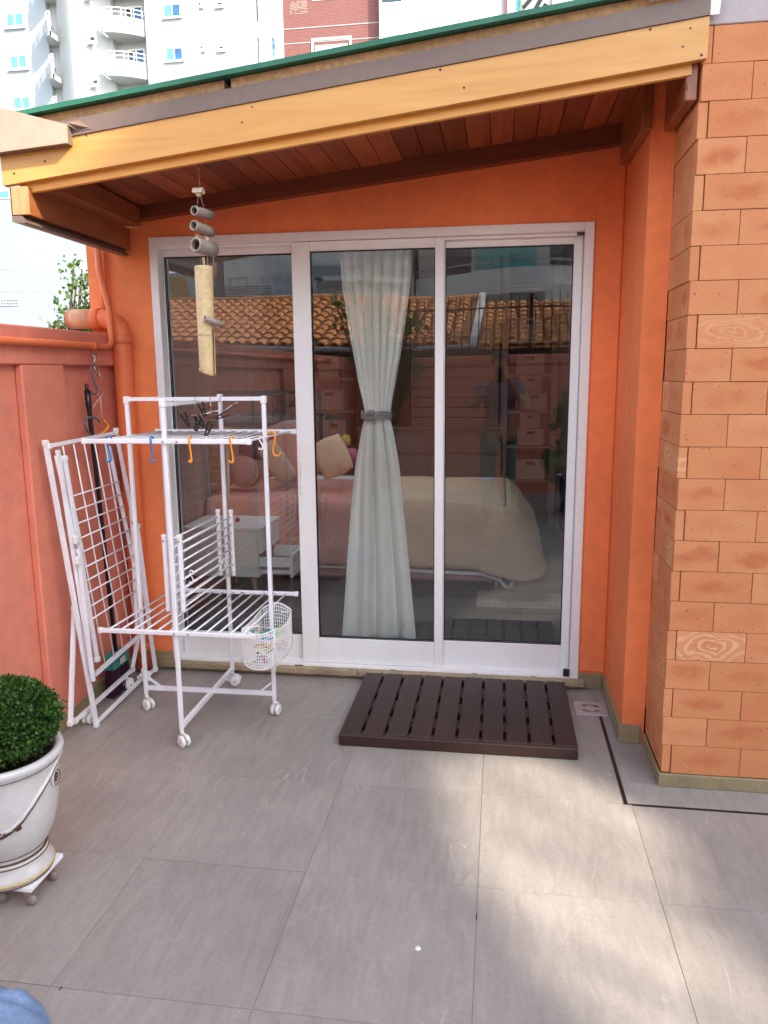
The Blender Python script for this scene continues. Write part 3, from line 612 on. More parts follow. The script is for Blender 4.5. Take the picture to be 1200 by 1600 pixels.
# small ochre house far at the left of the mirror image
oh = thing('ochre_house', (-12, -30, 0), 'small ochre and pale blue house behind the left of the rear wall', 'house')
a = rv(238, 425, 24); b = rv(300, 600, 24); MB().box((a.x - 3, a.y, -.3), (b.x, a.y - 4, a.z)).build('wall', mat('cyan_render', (.45, .6, .6), .8, .2), oh)
rbox(262, 430, 290, 468, 23.8, .15, 'wall_panel', mat('ochre_render', (.62, .36, .13), .8, .2), oh)
# added unseen sun blocker: slot and roof edge shape the light patch on the floor
tb = thing('sun_blocker', (11.5, -9, 0), 'unseen tall block added right of the yard to shade it, slotted for the light patch', 'building')
xb = 11.0; TT = 12.74
def sb_(y0, y1, z0, z1, z0b=None, z1b=None, n_='wall'):
    z0b = z0 if z0b is None else z0b; z1b = z1 if z1b is None else z1b
    MB().hexa([(xb, y0, z0), (xb + .2, y0, z0), (xb + .2, y1, z0b), (xb, y1, z0b), (xb, y0, z1), (xb + .2, y0, z1), (xb + .2, y1, z1b), (xb, y1, z1b)]).build(n_, m_white, tb)
sb_(-17.5, -9.7, -.3, TT); sb_(-7.5, -2.6, -.3, TT)
TOPS = [(-9.7, 8.7), (-9.37, 8.83), (-8.95, 9.03), (-8.76, 9.17), (-8.55, 9.30), (-8.03, 9.45), (-7.80, 9.30), (-7.5, 8.90)]
BOTS = [(-9.7, 7.4), (-8.36, 8.0), (-8.34, 8.50), (-8.07, 8.56), (-7.68, 8.56), (-7.5, 8.88)]
for (ya, za), (yb_, zb3) in zip(TOPS[:-1], TOPS[1:]): sb_(ya, yb_, za, TT, zb3, TT, 'slot_top')
for (ya, za), (yb_, zb3) in zip(BOTS[:-1], BOTS[1:]): sb_(ya, yb_, -.3, za, -.3, zb3, 'slot_bottom')
MB().box((xb + .201, -17.5, -.3), (xb + 6, -2.6, 7.2)).build('blocker_base', m_white, tb)
for z in (1.2, 4.2):
    for y in (-16, -13.5, -11.4, -6.6):
        p = MB().box((xb - .03, y, z), (xb - .002, y + 1.3, z + 1.2)).build('window', m_conc, tb); MB().box((xb - .036, y + .06, z + .06), (xb - .031, y + 1.24, z + 1.14)).build('pane', m_bluep, p)

# ================================================================ leaves helper, trees
def leaf_mat(name, c, c2):
    M = bpy.data.materials.new(name); M.use_nodes = True; N, L, b = nodes(M)
    g = N.new('ShaderNodeNewGeometry'); mx = N.new('ShaderNodeMix'); mx.data_type = 'RGBA'; L.new(g.outputs['Random Per Island'], mx.inputs[0]); mx.inputs[6].default_value = (*c, 1); mx.inputs[7].default_value = (*c2, 1)
    L.new(mx.outputs[2], b.inputs['Base Color']); b.inputs['Roughness'].default_value = .45
    tr = N.new('ShaderNodeBsdfTranslucent'); L.new(mx.outputs[2], tr.inputs[0]); ms = N.new('ShaderNodeMixShader'); ms.inputs[0].default_value = .3
    L.new(b.outputs[0], ms.inputs[1]); L.new(tr.outputs[0], ms.inputs[2]); L.new(ms.outputs[0], N['Material Output'].inputs[0]); return M
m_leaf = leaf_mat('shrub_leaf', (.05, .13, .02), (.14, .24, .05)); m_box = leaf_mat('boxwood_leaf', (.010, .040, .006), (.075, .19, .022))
m_bark = mat('bark', (.12, .09, .06), .9, .1)
def leaf(p, pos, d, s, rg):
    d = Vector(d).normalized(); u = d.cross(Vector((rg.uniform(-1, 1), rg.uniform(-1, 1), rg.uniform(-1, 1)))).normalized(); n_ = d.cross(u)
    L_, W_ = s, s * .42
    p.add([pos, pos + d * L_ * .5 + u * W_ + n_ * L_ * .08, pos + d * L_, pos + d * L_ * .5 - u * W_ + n_ * L_ * .08], [(0, 1, 2), (0, 2, 3)])
def rnd_dir(rg):
    v = Vector((rg.gauss(0, 1), rg.gauss(0, 1), rg.gauss(0, 1))); return v.normalized()
def shrub(base, tips, label, cat, name, leafs=26, ls=.06, seed=1, clump=.16, mt=m_leaf, spread=.22):
    rg = random.Random(seed); t = thing(name, base, label, cat); tr = MB(); lf = MB(); base = Vector(base)
    for tp in tips:
        tp = Vector(tp); mid = base.lerp(tp, .5) + Vector((rg.uniform(-.15, .15), rg.uniform(-.15, .15), 0))
        tr.tube([base, mid, tp], [.03, .018, .006], 6)
        for q in range(5):
            c = mid.lerp(tp, rg.uniform(.3, 1.0)) + rnd_dir(rg) * spread * rg.uniform(.3, 1); tr.tube([mid.lerp(tp, .6), c], [.006, .002], 4)
            for _ in range(leafs): leaf(lf, c + rnd_dir(rg) * clump * rg.random() ** .5, rnd_dir(rg) + Vector((0, 0, .2)), ls * rg.uniform(.6, 1.2), rg)
    tr.build('trunk', m_bark, t); o = lf.build('crown', mt, t); return t
tips = [aty(px, py, 1.6) for px, py in ((116, 408), (128, 420), (120, 438), (134, 455), (112, 470), (126, 480), (140, 430), (134, 500), (118, 500), (150, 410), (150, 470))]
shrub((-3.25, 1.6, -.3), tips, 'sunlit leafy tree behind the garden wall beside the drain pipe', 'tree', 'small_tree', leafs=40, ls=.038, seed=4, clump=.13, spread=.18)
tips = [aty(px, py, 1.5) for px, py in ((78, 505), (92, 500), (102, 488))]
shrub((-3.3, 1.5, -.3), tips, 'sparse twiggy shrub just topping the garden wall', 'shrub', 'shrub', leafs=5, ls=.035, seed=9, clump=.08, spread=.08)
tips = [rv(px, py, 6.2) for px, py in ((520, 455), (545, 450), (560, 470), (590, 445), (610, 470), (640, 455), (655, 500), (630, 530), (600, 520), (570, 510), (645, 560), (620, 590), (575, 480))]
shrub((rv(600, 600, 6.2).x, -6.25, 0), tips, 'leafy climbing shrub growing before the rear garden wall', 'shrub', 'climbing_shrub', leafs=16, ls=.07, seed=5, clump=.14, spread=.2)
tips = [rv(px, py, 5.2) for px, py in ((885, 640), (905, 600), (930, 650), (880, 700), (915, 720), (900, 760))]
shrub((rv(905, 800, 5.2).x, -5.3, 0), tips, 'tall grassy plant by the right end of the rear wall', 'plant', 'grassy_plant', leafs=14, ls=.25, seed=6, clump=.1, spread=.25)

# ================================================================ buildings behind the house
YB = 46.0
bt = thing('white_apartment_tower', (-14, YB, 0), 'white apartment tower with curved balconies rising behind the roof', 'building')
m_tow = mat('tower_render', (.41, .43, .43), .8, .2, n1=(.25, .03), n2=(2, .02), bump=None)
def fb_(px0, py0, px1, py1, y, dep, name, mt, par=bt, top=None, bot=None):
    a = aty(px0, py0, y); b = aty(px1, py1, y); za = top if top is not None else a.z; zb_ = bot if bot is not None else b.z
    return MB().box((a.x, y, zb_), (b.x, y + dep, za)).build(name, mt, par)
ST = aty(20, 18, YB).z - aty(25, 85, YB).z
TOPZ = 34.0
def xw(px, y=YB, py=60): return aty(px, py, y).x
MB().box((xw(-420), YB + 1.0, -.3), (xw(62), YB + 14, TOPZ)).build('left_wing', mat('blue_shade_tower_render', (.33, .375, .41), .8, .2, n1=(.25, .03), n2=(2, .02), bump=None), bt)  # same white tower; its blue sky-lit shade is put into the colour
MB().box((xw(62), YB + 1.4, -.3), (xw(80), YB + 14, TOPZ)).build('wall', m_tow, bt)
cv = MB(); x0, x1 = xw(80), xw(166); n = 14       # gently bowed centre bay
pts = [(x0 + (x1 - x0) * i / n, YB + .9 - 1.1 * math.sin(math.pi * i / n)) for i in range(n + 1)]
cv.prism([(a, b, -.3) for a, b in pts] + [(x1, YB + 6, -.3), (x0, YB + 6, -.3)], (0, 0, TOPZ + .3)); cv.build('centre_bay', m_tow, bt)
MB().box((xw(166), YB + 1.4, -.3), (xw(222), YB + 14, TOPZ)).build('wall', m_tow, bt)
MB().box((xw(222), YB + .6, -.3), (xw(305), YB + 14, TOPZ)).build('right_bay', m_tow, bt)
MB().box((xw(305) + .002, YB + .9, -.3), (xw(384), YB + 7.1, TOPZ)).build('right_bay', m_tow, bt)
xa = xw(384)
for k in range(-1, 3):
    for (ya, w_, za, h_, mp_) in ((YB + 2.2, .5, aty(384, 30, YB).z, 1.7, m_pane), (YB + 5.6, .9, aty(384, 62, YB).z, 1.4, m_bluep)):
        z = za - k * ST; o = MB().box((xa + .001, ya, z - h_), (xa + .04, ya + w_, z)).build('window', m_conc, bt); MB().box((xa + .041, ya + .08, z - h_ + .08), (xa + .05, ya + w_ - .08, z - .08)).build('pane', mp_, o)
for k in range(-2, 4):
    def W(px0, py0, px1, py1, y, **kw):
        a = aty(px0, py1, y); b = aty(px1, py0, y); dz = -k * ST
        f = bwin(bt, a.x, a.z + dz, b.x, b.z + dz, y - .004, -1, **kw)
        MB().box((a.x - .08, y - .12, a.z + dz - .12), (b.x + .08, y - .005, a.z + dz - .02)).build('window_sill', m_tow, f)
    W(10, 18, 37, 44, YB + 1, t=.12, pane=[m_teal, m_teal])
    W(256, 5, 282, 28, YB + .6, pane=[m_teal, m_bluep])
    if k < 3:
        W(305.6, 1, 316, 11.5, YB + .9, div=0, t=.1, pane=m_pane); W(338, 1, 348, 11, YB + .9, div=0, t=.1, pane=m_pane)
        W(139, 55, 150, 67, YB - .13, div=0, t=.1, pane=m_pane)
    W(197, 9, 222, 40, YB + 1.4, pane=[m_pane, m_bluep], t=.09); W(70, 17, 79, 42, YB + 1.4, div=0, pane=m_teal)
    for (pa, pb, pt, pb2, wv) in ((166, 229, 27, 60, 1.6), (60, 82, 34, 66, -1.0)):
        zt = aty(pa, pt, YB).z - k * ST; zb2 = aty(pa, pb2, YB).z - k * ST + .25; x0, x1 = xw(pa), xw(pb); q = MB(); vs = []
        for i in range(11):
            t = i / 10; t2 = t if wv > 0 else 1 - t
            vs.append((x0 + (x1 - x0) * t, YB + 1.3 - 1.6 * math.cos(t2 * math.pi / 2) ** .8 if t2 < .999 else YB + 1.3))
        for i in range(10):
            (xa_, ya_), (xb_, yb_) = vs[i], vs[i + 1]
            q.hexa([(xa_, ya_, zb2), (xb_, yb_, zb2), (xb_, yb_ + .2, zb2), (xa_, ya_ + .2, zb2), (xa_, ya_, zt), (xb_, yb_, zt), (xb_, yb_ + .2, zt), (xa_, ya_ + .2, zt)])
        q.build('balcony_parapet', m_tow, bt)
        MB().prism([(v[0], v[1] + .02, zb2 - .02) for v in vs] + [(x1, YB + 1.4, zb2 - .02), (x0, YB + 1.4, zb2 - .02)], (0, 0, .3)).build('balcony_slab', m_tow, bt)
        q = MB()
        for h in (.25, .5): q.tube([(v[0], v[1] + .1, zt + h) for v in vs], .03, 5)
        for v in vs[::2]: q.tube([(v[0], v[1] + .1, zt), (v[0], v[1] + .1, zt + .5)], .03, 5)
        q.build('balcony_railing', m_white, bt)
    for pv in ((51, 31), (52.5, 47), (235, 20), (236.5, 36)):
        c = aty(*pv, YB + (1 if pv[0] < 100 else .6) - .01); MB().lathe([(0, -.05), (.14, -.04), (.16, 0)], (c.x, c.y, c.z - k * ST), 10, Matrix.Rotation(R(90), 3, 'X')).build('vent', m_conc, bt)
    for pxl in (398, 401):
        c = aty(pxl, 20 if pxl == 398 else 95, YB + 1.4)
# lower part seen under the eaves
a = aty(0, 478, YB - 3); b = aty(28, 468, YB - 3)
pd = thing('podium_wall', (xw(-100), YB - 3, 0), 'pale blue white lower wall with a small grille left of the house', 'wall')
MB().box((xw(-420, YB - 3), YB - 2.99, -.3), (xw(330, YB - 3), YB + .8, aty(20, 215, YB - 3).z)).build('wall', mat('pale_blue_white_render', (.28, .335, .36), .8, .2, n1=(.3, .05), n2=(2, .03), bump=None), pd)
g = MB()
for k in range(22): x = a.x - 3 + (b.x + 3 - a.x) * k / 21; g.bar((x, YB - 3.02, a.z), (x, YB - 3.02, b.z), .03)
for z in (a.z, (a.z + b.z) / 2, b.z): g.bar((a.x - 3, YB - 3.02, z), (b.x, YB - 3.02, z), .04)
gr_ = g.build('grille', m_conc, pd)
aa = aty(-20, 312, YB - 3); bb = aty(15, 297, YB - 3); bwin(pd, aa.x, aa.z, bb.x, bb.z, YB - 3.002, -1, pane=m_teal)
for pyl in (421, 456):
    a = aty(-40, pyl, 30); b = aty(190, pyl - 5, 30)
    tag(MB().tube([a, (a + b) / 2 - Vector((0, 0, .08)), b], .018, 5).build('overhead_cable', m_conc), 'thin overhead cable, the %s of two crossing the pale wall' % ('upper' if pyl < 440 else 'lower'), 'cable', 'overhead cables behind the garden wall')

# brick apartment building
m_bk = bpy.data.materials.new('small_red_brick'); m_bk.use_nodes = True; N, L, b_ = nodes(m_bk)
tc = N.new('ShaderNodeTexCoord'); mp = N.new('ShaderNodeMapping'); mp.inputs['Rotation'].default_value = (R(90), 0, 0); L.new(tc.outputs['Object'], mp.inputs[0])
br = N.new('ShaderNodeTexBrick'); br.inputs['Color1'].default_value = (.16, .05, .05, 1); br.inputs['Color2'].default_value = (.20, .065, .06, 1); br.inputs['Mortar'].default_value = (.26, .16, .15, 1)
br.inputs['Scale'].default_value = 1; br.inputs['Brick Width'].default_value = .3; br.inputs['Row Height'].default_value = .1; br.inputs['Mortar Size'].default_value = .012; L.new(mp.outputs[0], br.inputs[0]); L.new(br.outputs[0], b_.inputs['Base Color']); b_.inputs['Roughness'].default_value = .9
YC = 60.0
bb_ = thing('brick_apartment_building', (0, YC, 0), 'red brick apartment building with a cream window bay behind the roof', 'building')
m_cream = mat('cream_render', (.52, .49, .43), .8, .2, n1=(.3, .04), n2=(3, .03), bump=None); m_lil = mat('lilac_white_render', (.50, .52, .57), .8, .2, bump=None)
MB().box((xw(439, YC), YC + .8, -.3), (xw(592, YC), YC + 12, 44.0)).build('brick_wing', m_bk, bb_)
MB().box((xw(592, YC) + .002, YC + .2, -.3), (xw(728, YC), YC + 12, 44.0)).build('cream_bay', m_cream, bb_)
MB().box((xw(728, YC) + .002, YC + 1.0, -.3), (xw(787, YC), YC + 12, 44.0)).build('plain_bay', m_lil, bb_)
MB().box((xw(787, YC) + .002, YC + .8, -.3), (xw(815, YC), YC + 12, 44.0)).build('brick_wing', m_bk, bb_)
MB().box((xw(815, YC) + .002, YC + .5, -.3), (xw(1120, YC), YC + 12, 44.0)).build('cream_wing', m_cream, bb_)
z1 = aty(515, 78, YC).z
def Wc(px0, py0, px1, py1, y, **kw):
    a = aty(px0, py1, y); b = aty(px1, py0, y); return bwin(bb_, a.x, a.z, b.x, b.z, y - .006, -1, **kw)
m_pb = mat('pale_blue_glass', (.30, .45, .48), .12, .6, n1=(.6, .3), n2=(0, 0), bump=None); m_pg = mat('curtained_glass', (.45, .55, .53), .2, .5, n1=(1.5, .15), n2=(0, 0), bump=None)
Wc(493, 68, 543, 101, YC + .8, pane=[m_pg, m_pg], t=.13)
a = aty(486, 60, YC + .75); b = aty(550, 104, YC + .75); st = MB(); t = .2
x0, x1, z0, zz1 = a.x, b.x, b.z, a.z; yq = YC + .74
st.box((x0, yq, z0), (x0 + t, yq + .058, zz1)); st.box((x1 - t, yq, z0), (x1, yq + .058, zz1)); st.box((x0 + t, yq, zz1 - t), (x1 - t, yq + .058, zz1)); st.build('window_surround', m_cream, bb_)
for y0 in (46.5, 69.5):
    z = aty(439, y0, YC + .79).z; MB().box((xw(439, YC), YC + .77, z - .03), (xw(592, YC), YC + .799, z + .03)).build('string_course', m_tow, bb_)
z = aty(484, 0, YC + .79).z; MB().box((aty(484, 0, YC).x, YC + .76, z - .1), (aty(545, 0, YC).x, YC + .799, z + .05)).build('window_sill', m_cream, bb_)
Wc(595, 44, 700, 96, YC + .2, pane=[m_pb, m_pb, m_pb], t=.2, div=2); Wc(594, -20, 664, 8, YC + .2, pane=[m_pane, m_pb], t=.13)
MB().box((aty(664, 48, YC).x + .9, YC + .17, aty(664, 90, YC).z), (xw(724, YC), YC + .195, aty(664, 44, YC).z)).build('pale_panel', m_pg, bb_)
MB().box((xw(592, YC) + .01, YC + .18, aty(592, 30, YC).z - .02), (xw(728, YC), YC + .198, aty(592, 30, YC).z + .02)).build('string_course', m_lil, bb_)
Wc(793, -14, 816, 21, YC + .8, pane=[m_pg, m_teal], t=.1)
for (q0, q1) in (((818, 12), (835, -8)), ((826, 34), (850, -10)), ((846, 24), (853, 6))):
    a = aty(*q0, YC + .45); b = aty(*q1, YC + .45); MB().bar(a, b, .12, .28).build('diagonal_brace', m_iron, bb_)
MB().prism([aty(830, 30, YC + .49), aty(846, 6, YC + .49), aty(852, 0, YC + .49), aty(853, 22, YC + .49), aty(845, 30, YC + .49)], (0, .008, 0)).build('glazing', m_pb, bb_)
for pxx in (862, 900): MB().box((xw(pxx, YC), YC + .3, -.3), (xw(pxx + 9, YC), YC + .499, 44.0)).build('pier', m_cream, bb_)
MB().box((xw(903, YC), YC + .45, aty(903, 14, YC).z), (xw(914, YC), YC + .498, aty(903, -10, YC).z)).build('dark_pane', m_iron, bb_)
# perforated vent bricks on the brick wing
vb = MB(); q0 = aty(452, 4, YC + .79)
for r_ in range(9):
    for c_ in range(7):
        if random.random() < .15: continue
        x = q0.x + c_ * .2 + (r_ % 2) * .1; z = q0.z - r_ * .105; vb.box((x, YC + .785, z), (x + .15, YC + .798, z + .03))
o = vb.build('vent_pattern', m_cream, bb_); o['kind'] = 'stuff'

# ================================================================ the room behind the glass
ZF = .058
m_rfloor = mat('room_floor', (.13, .125, .11), .35, .4, n1=(2, .08), n2=(30, .05)); m_rwall = mat('room_wall', (.34, .26, .22), .8, .2)
struct(MB().box((-2.13, .165, -.2), (.64, 4.6, ZF - .004)).build('room_floor', m_rfloor))
rf = bpy.data.objects['room_floor']
for i in range(6):
    for j in range(8):
        x0 = -2.075 + i * .56; y0 = .165 + j * .56
        if x0 > .5: continue
        MB().rbox((x0 + .002, y0 + .002, ZF - .006), (min(x0 + .558, .55), min(y0 + .558, 4.4), ZF), .001).build('floor_tile', m_rfloor, rf)
struct(MB().box((-2.13, 4.501, 0), (.62, 4.6, 2.75)).build('room_wall_back', m_rwall)); struct(MB().box((-2.13, .165, 0), (-2.08, 4.5, 2.45)).build('room_wall_left', m_rwall))
struct(MB().box((.56, .165, 0), (.65, 4.4, 2.75)).build('room_wall_right', m_rwall)); rc = struct(MB().box((-2.13, .301, 2.70), (.65, .36, 2.78)).box((-2.13, 2.88, 2.70), (.65, 4.6, 2.78)).box((-2.13, .36, 2.70), (-2.04, 2.88, 2.78)).box((.52, .36, 2.70), (.65, 2.88, 2.78)).build('room_ceiling', m_white))
struct(MB().box((-2.13, .165, 2.45), (-2.08, 4.5, 2.78)).box((-2.08, .161, 2.45), (.56, .17, 2.78)).build('room_wall_upper', m_rwall))
sk_ = thing('added_skylight', (-.75, 1.6, 2.78), 'unseen white framed opening added in the room ceiling to brighten the bed', 'added_skylight')  # unseen ceiling opening, added to let daylight onto bed and curtain
MB().box((-2.06, .34, 2.781), (-2.02, 2.9, 2.86)).box((.50, .34, 2.781), (.54, 2.9, 2.86)).box((-2.019, .34, 2.781), (.499, .38, 2.86)).box((-2.019, 2.86, 2.781), (.499, 2.9, 2.86)).build('frame', m_frame, sk_)
MB().add([(-2.02, .38, 2.84), (.50, .38, 2.84), (.50, 2.86, 2.84), (-2.02, 2.86, 2.84)], [(0, 1, 2, 3)]).build('glass_pane', m_glass, sk_)
m_furn = mat('cream_lacquer', (.40, .34, .28), .4, .4, n1=(2, .03), n2=(20, .02)); m_wfurn = mat('white_lacquer', (.70, .74, .68), .35, .4, n1=(2, .03), n2=(20, .02))
YQ = 3.95
def q(px, py, y=YQ): return aty(px, py, y)
def qb(px0, py0, px1, py1, y, dep, r=.003, z1=None, z0=None):
    a = q(px0, py0, y); b = q(px1, py1, y); return (a.x, y, z0 if z0 is not None else b.z), (b.x, y + dep, z1 if z1 is not None else a.z)
# chest of drawers
dr = thing('chest_of_drawers', (q(670, 700).x, YQ, ZF), 'long cream chest of drawers against the back wall of the room', 'dresser')
A_, B_ = qb(560, 672, 786, 760, YQ + .02, .42, z0=ZF); MB().rbox(A_, B_).build('carcass', m_furn, dr)
MB().rbox(*qb(556, 667, 789, 672, YQ - .01, .47)).build('top', m_furn, dr)
for (xa, xb) in ((561, 670), (673, 785)):
    for (ya, yb2) in ((679, 708), (712, 745), (749, 785)): MB().rbox(*qb(xa, ya, xb, yb2, YQ, .018)).build('drawer_front', m_furn, dr)
# slatted sliding closet
cl = thing('slatted_closet', (q(700, 600).x, YQ + .1, 1), 'cream slatted closet front above the chest of drawers', 'closet')
MB().rbox(*qb(640, 372, 779, 666, YQ + .1, .3)).build('carcass', m_black, cl)
py = 372
while py < 655: MB().rbox(*qb(642, py, 768, py + 14.2, YQ + .085, .014), r=.004).build('slat', m_furn, cl); py += 15.6
MB().rbox(*qb(769, 372, 778, 666, YQ + .08, .02)).build('stile', mat('brass_edge', (.45, .32, .18), .4), cl)
# shelving
def shelving(name, x0, x1, ys, label):
    t = thing(name, (q((x0 + x1) / 2, 650).x, YQ, ZF), label, 'shelf unit')
    for (a, b) in ((x0, x0 + 4.5), (x1 - 6, x1)): MB().rbox(*qb(a, 380, b, 700, YQ, .40, z0=ZF)).build('side_panel', m_furn, t)
    for y in ys: MB().rbox(*qb(x0 + 4.7, y, x1 - 6.2, y + 4, YQ + .01, .38)).build('shelf', m_furn, t)
    MB().rbox(*qb(x0, 376, x1, 380, YQ, .40)).build('top_panel', m_furn, t)
shelving('shelving_unit', 787, 874, (446, 532, 585, 642, 697, 750), 'tall cream shelving unit holding boxes right of the chest of drawers')
shelving('shelving_unit', 486, 560, (440, 530, 590, 641, 700), 'tall cream shelving unit holding boxes left of the curtain')
m_boxp = mat('beige_box_plastic', (.46, .40, .34), .5, .4)
def sbox(px0, py0, px1, py1, label, taper=0, col=None):
    a = q(px0, py0, YQ + .01); b = q(px1, py1, YQ + .01); t = thing('storage_box', ((a.x + b.x) / 2, YQ + .15, b.z), label, 'storage box', 'storage boxes on the bedroom shelves')
    x0, x1, z0, z1 = a.x, b.x, b.z + .001, a.z; tp = (x1 - x0) * taper; y = YQ - .01; d = .28; hw = (x1 - x0) * .15; xm = (x0 + x1) / 2; hz = z0 + (z1 - z0) * .78; hh = (z1 - z0) * .09
    p = MB(); zz = [z0, hz - hh, hz + hh, z1]
    def xl(z): return x0 + tp * (z1 - z) / (z1 - z0)
    def xr(z): return x1 - tp * (z1 - z) / (z1 - z0)
    def slab(z0_, z1_, l0, r0, l1, r1): p.hexa([(l0, y, z0_), (r0, y, z0_), (r0, y + .006, z0_), (l0, y + .006, z0_), (l1, y, z1_), (r1, y, z1_), (r1, y + .006, z1_), (l1, y + .006, z1_)])
    slab(z0, zz[1], xl(z0), xr(z0), xl(zz[1]), xr(zz[1])); slab(zz[2], z1, xl(zz[2]), xr(zz[2]), xl(z1), xr(z1))
    slab(zz[1], zz[2], xl(zz[1]), xm - hw, xl(zz[2]), xm - hw); slab(zz[1], zz[2], xm + hw, xr(zz[1]), xm + hw, xr(zz[2]))
    for s_ in (0, 1):
        xa, xb = (xl(z0), xl(z1)) if s_ == 0 else (xr(z0) - .005, xr(z1) - .005)
        p.hexa([(xa, y + .007, z0), (xa + .005, y + .007, z0), (xa + .005, y + d, z0), (xa, y + d, z0), (xb, y + .007, z1), (xb + .005, y + .007, z1), (xb + .005, y + d, z1), (xb, y + d, z1)])
    p.box((xl(z0) + .006, y + .007, z0), (xr(z0) - .006, y + d, z0 + .005)); p.box((xl(z1) + .006, y + .015, z0 + .006), (xr(z1) - .006, y + d, z1 - .03 * (z1 - z0) / .2))
    p.build('box_body', col or m_boxp, t); MB().box((xm - hw, y + .009, hz - hh), (xm + hw, y + .0125, hz + hh)).build('handle_hole', m_black, t)
sbox(806, 497, 848, 530, 'pale storage box on the topmost visible shelf right of the closet')
sbox(808, 553, 850, 584, 'storage box on the second visible shelf, above the stack of two wide ones')
sbox(812, 589, 846, 613, 'small storage box topmost in the upper stack of two', 0); sbox(812, 614, 855, 641, 'wide storage box lowest in the upper stack of two', .08)
sbox(813, 646, 843, 669, 'small storage box topmost in the lower stack of two'); sbox(808, 670, 850, 696, 'tapered white storage basket under the small box of the lower stack', .12)
sbox(807, 717, 850, 749, 'large pale box alone on the bottom shelf behind the bed foot')
sbox(493, 609, 537, 640, 'pale storage box on the left shelf unit beside the curtain'); sbox(505, 656, 541, 699, 'ribbed storage box low on the left shelf unit', 0)
sbox(497, 556, 530, 589, 'dim storage box high on the left shelf unit')

# bed
bd = thing('bed', (-.9, 2.1, ZF), 'low double bed with a beige quilt over a dusty pink bedspread', 'bed')
m_pinkc = mat('dusty_pink_cotton', (.56, .28, .22), .9, .1, n1=(4, .08), n2=(60, .05), bump=(12, .3, .01)); m_base = mat('brown_pink_upholstery', (.46, .26, .22), .8, .2)
def quilt_mat():
    M = mat('beige_quilt', (.66, .50, .33), .9, .1, n1=(5, .07), n2=(80, .06), bump=None); N, L, b = nodes(M)
    tc = N.new('ShaderNodeTexCoord'); vz = N.new('ShaderNodeTexVoronoi'); vz.inputs['Scale'].default_value = 30; mp = N.new('ShaderNodeMapping'); mp.inputs['Scale'].default_value = (1, 1, 1.6); L.new(tc.outputs['Object'], mp.inputs[0]); L.new(mp.outputs[0], vz.inputs['Vector'])
    wv = N.new('ShaderNodeTexWave'); wv.bands_direction = 'Z'; wv.inputs['Scale'].default_value = 26; wv.inputs['Distortion'].default_value = 2.5; L.new(tc.outputs['Object'], wv.inputs['Vector'])
    ad = N.new('ShaderNodeMath'); L.new(vz.outputs['Distance'], ad.inputs[0]); L.new(wv.outputs['Fac'], ad.inputs[1])
    bp = N.new('ShaderNodeBump'); bp.inputs['Strength'].default_value = .5; bp.inputs['Distance'].default_value = .004; L.new(ad.outputs[0], bp.inputs['Height']); L.new(bp.outputs[0], b.inputs['Normal']); return M
m_quilt = quilt_mat()
MB().rbox((-2.05, 1.372, .165), (.05, 2.98, .34), .02).build('bed_base', m_base, bd); MB().rbox((-2.05, 1.42, .342), (.02, 2.97, .69), .05).build('mattress', m_white, bd)
for x, y in ((-.0, 1.46), (-1.9, 1.46), (-1.0, 1.46), (-.0, 2.9)): MB().lathe([(.022, ZF), (.028, ZF + .02), (.02, ZF + .06), (.03, .2)], (x, y, 0), 14).build('leg', m_steel, bd)
def drape(x0, x1, ztop, yf, hemz, fx, name, mt, corner=.06, seed=0, endcap=True, thick=.0):
    p = MB(); nu, nv = 90, 16; rc = .12
    per = []      # perimeter of the top: front-left -> front-right corner -> back right
    L1 = x1 - x0 - rc; L2 = rc * math.pi / 2; L3 = 2.95 - yf - rc if endcap else 0
    tot = L1 + (L2 + L3 if endcap else rc)
    def P(s):
        if s < L1 or not endcap: return Vector((x0 + s, yf, 0)), Vector((0, -1, 0)), 0
        if s < L1 + L2: a = (s - L1) / rc; return Vector((x1 - rc + rc * math.sin(a), yf + rc - rc * math.cos(a), 0)), Vector((math.sin(a), -math.cos(a), 0)), a / (math.pi / 2)
        return Vector((x1, yf + rc + s - L1 - L2, 0)), Vector((1, 0, 0)), 1
    def fn(u, v):
        s = u * tot; b, nrm, e = P(s); cornerw = math.exp(-((s - L1 - L2 / 2) / .12) ** 2) if endcap else 0
        drop = (ztop - hemz) * v; rnd = min(1, v * 6)
        flare = (.025 + fx * nrm.x ** 2) * (v ** .75) + .06 * cornerw * v
        w_ = (.006 + .003 * abs(nrm.x)) * math.sin(s * 34 + seed + 1.3 * math.sin(s * 9)) * v + .012 * mnoise.noise(Vector((s * 6, v * 3, seed)))
        z = ztop - drop - (corner * cornerw * v) + (.10 * max(0, nrm.x) * v * (1 - cornerw))
        z -= .0 if v > 0 else 0
        q_ = b + nrm * (flare + w_ + .03 * math.sqrt(rnd)); z += .012 * (1 - rnd)
        return (q_.x, q_.y, z + .006 * mnoise.noise(Vector((s * 5, v * 4, 9))))
    sag = lambda x: .07 * max(0, (x - (x1 - .45)) / .45) ** 2 if endcap else 0
    p.grid(lambda u, v: (lambda q3: (q3[0], q3[1], q3[2] - sag(min(q3[0], x1)) * (1 - v)))(fn(u, v)), nu, nv)
    def top(u, v):
        s = u * tot; b, nrm, e = P(s); q_ = b + nrm * (.012 * mnoise.noise(Vector((s * 6, 0, seed))))
        c = Vector((min(b.x, x1 - .15), 2.2, 0)); q2 = q_.lerp(c, v); return (q2.x, q2.y, ztop + .012 - sag(q2.x) + .012 * mnoise.noise(Vector((q2.x * 4, q2.y * 4, seed))) * min(1, v * 3) + .03 * math.sin(math.pi * min(1, v) / 2))
    p.grid(top, nu, 10)
    o = p.build(name, mt, bd); md = o.modifiers.new('thickness', 'SOLIDIFY'); md.thickness = .012; return o
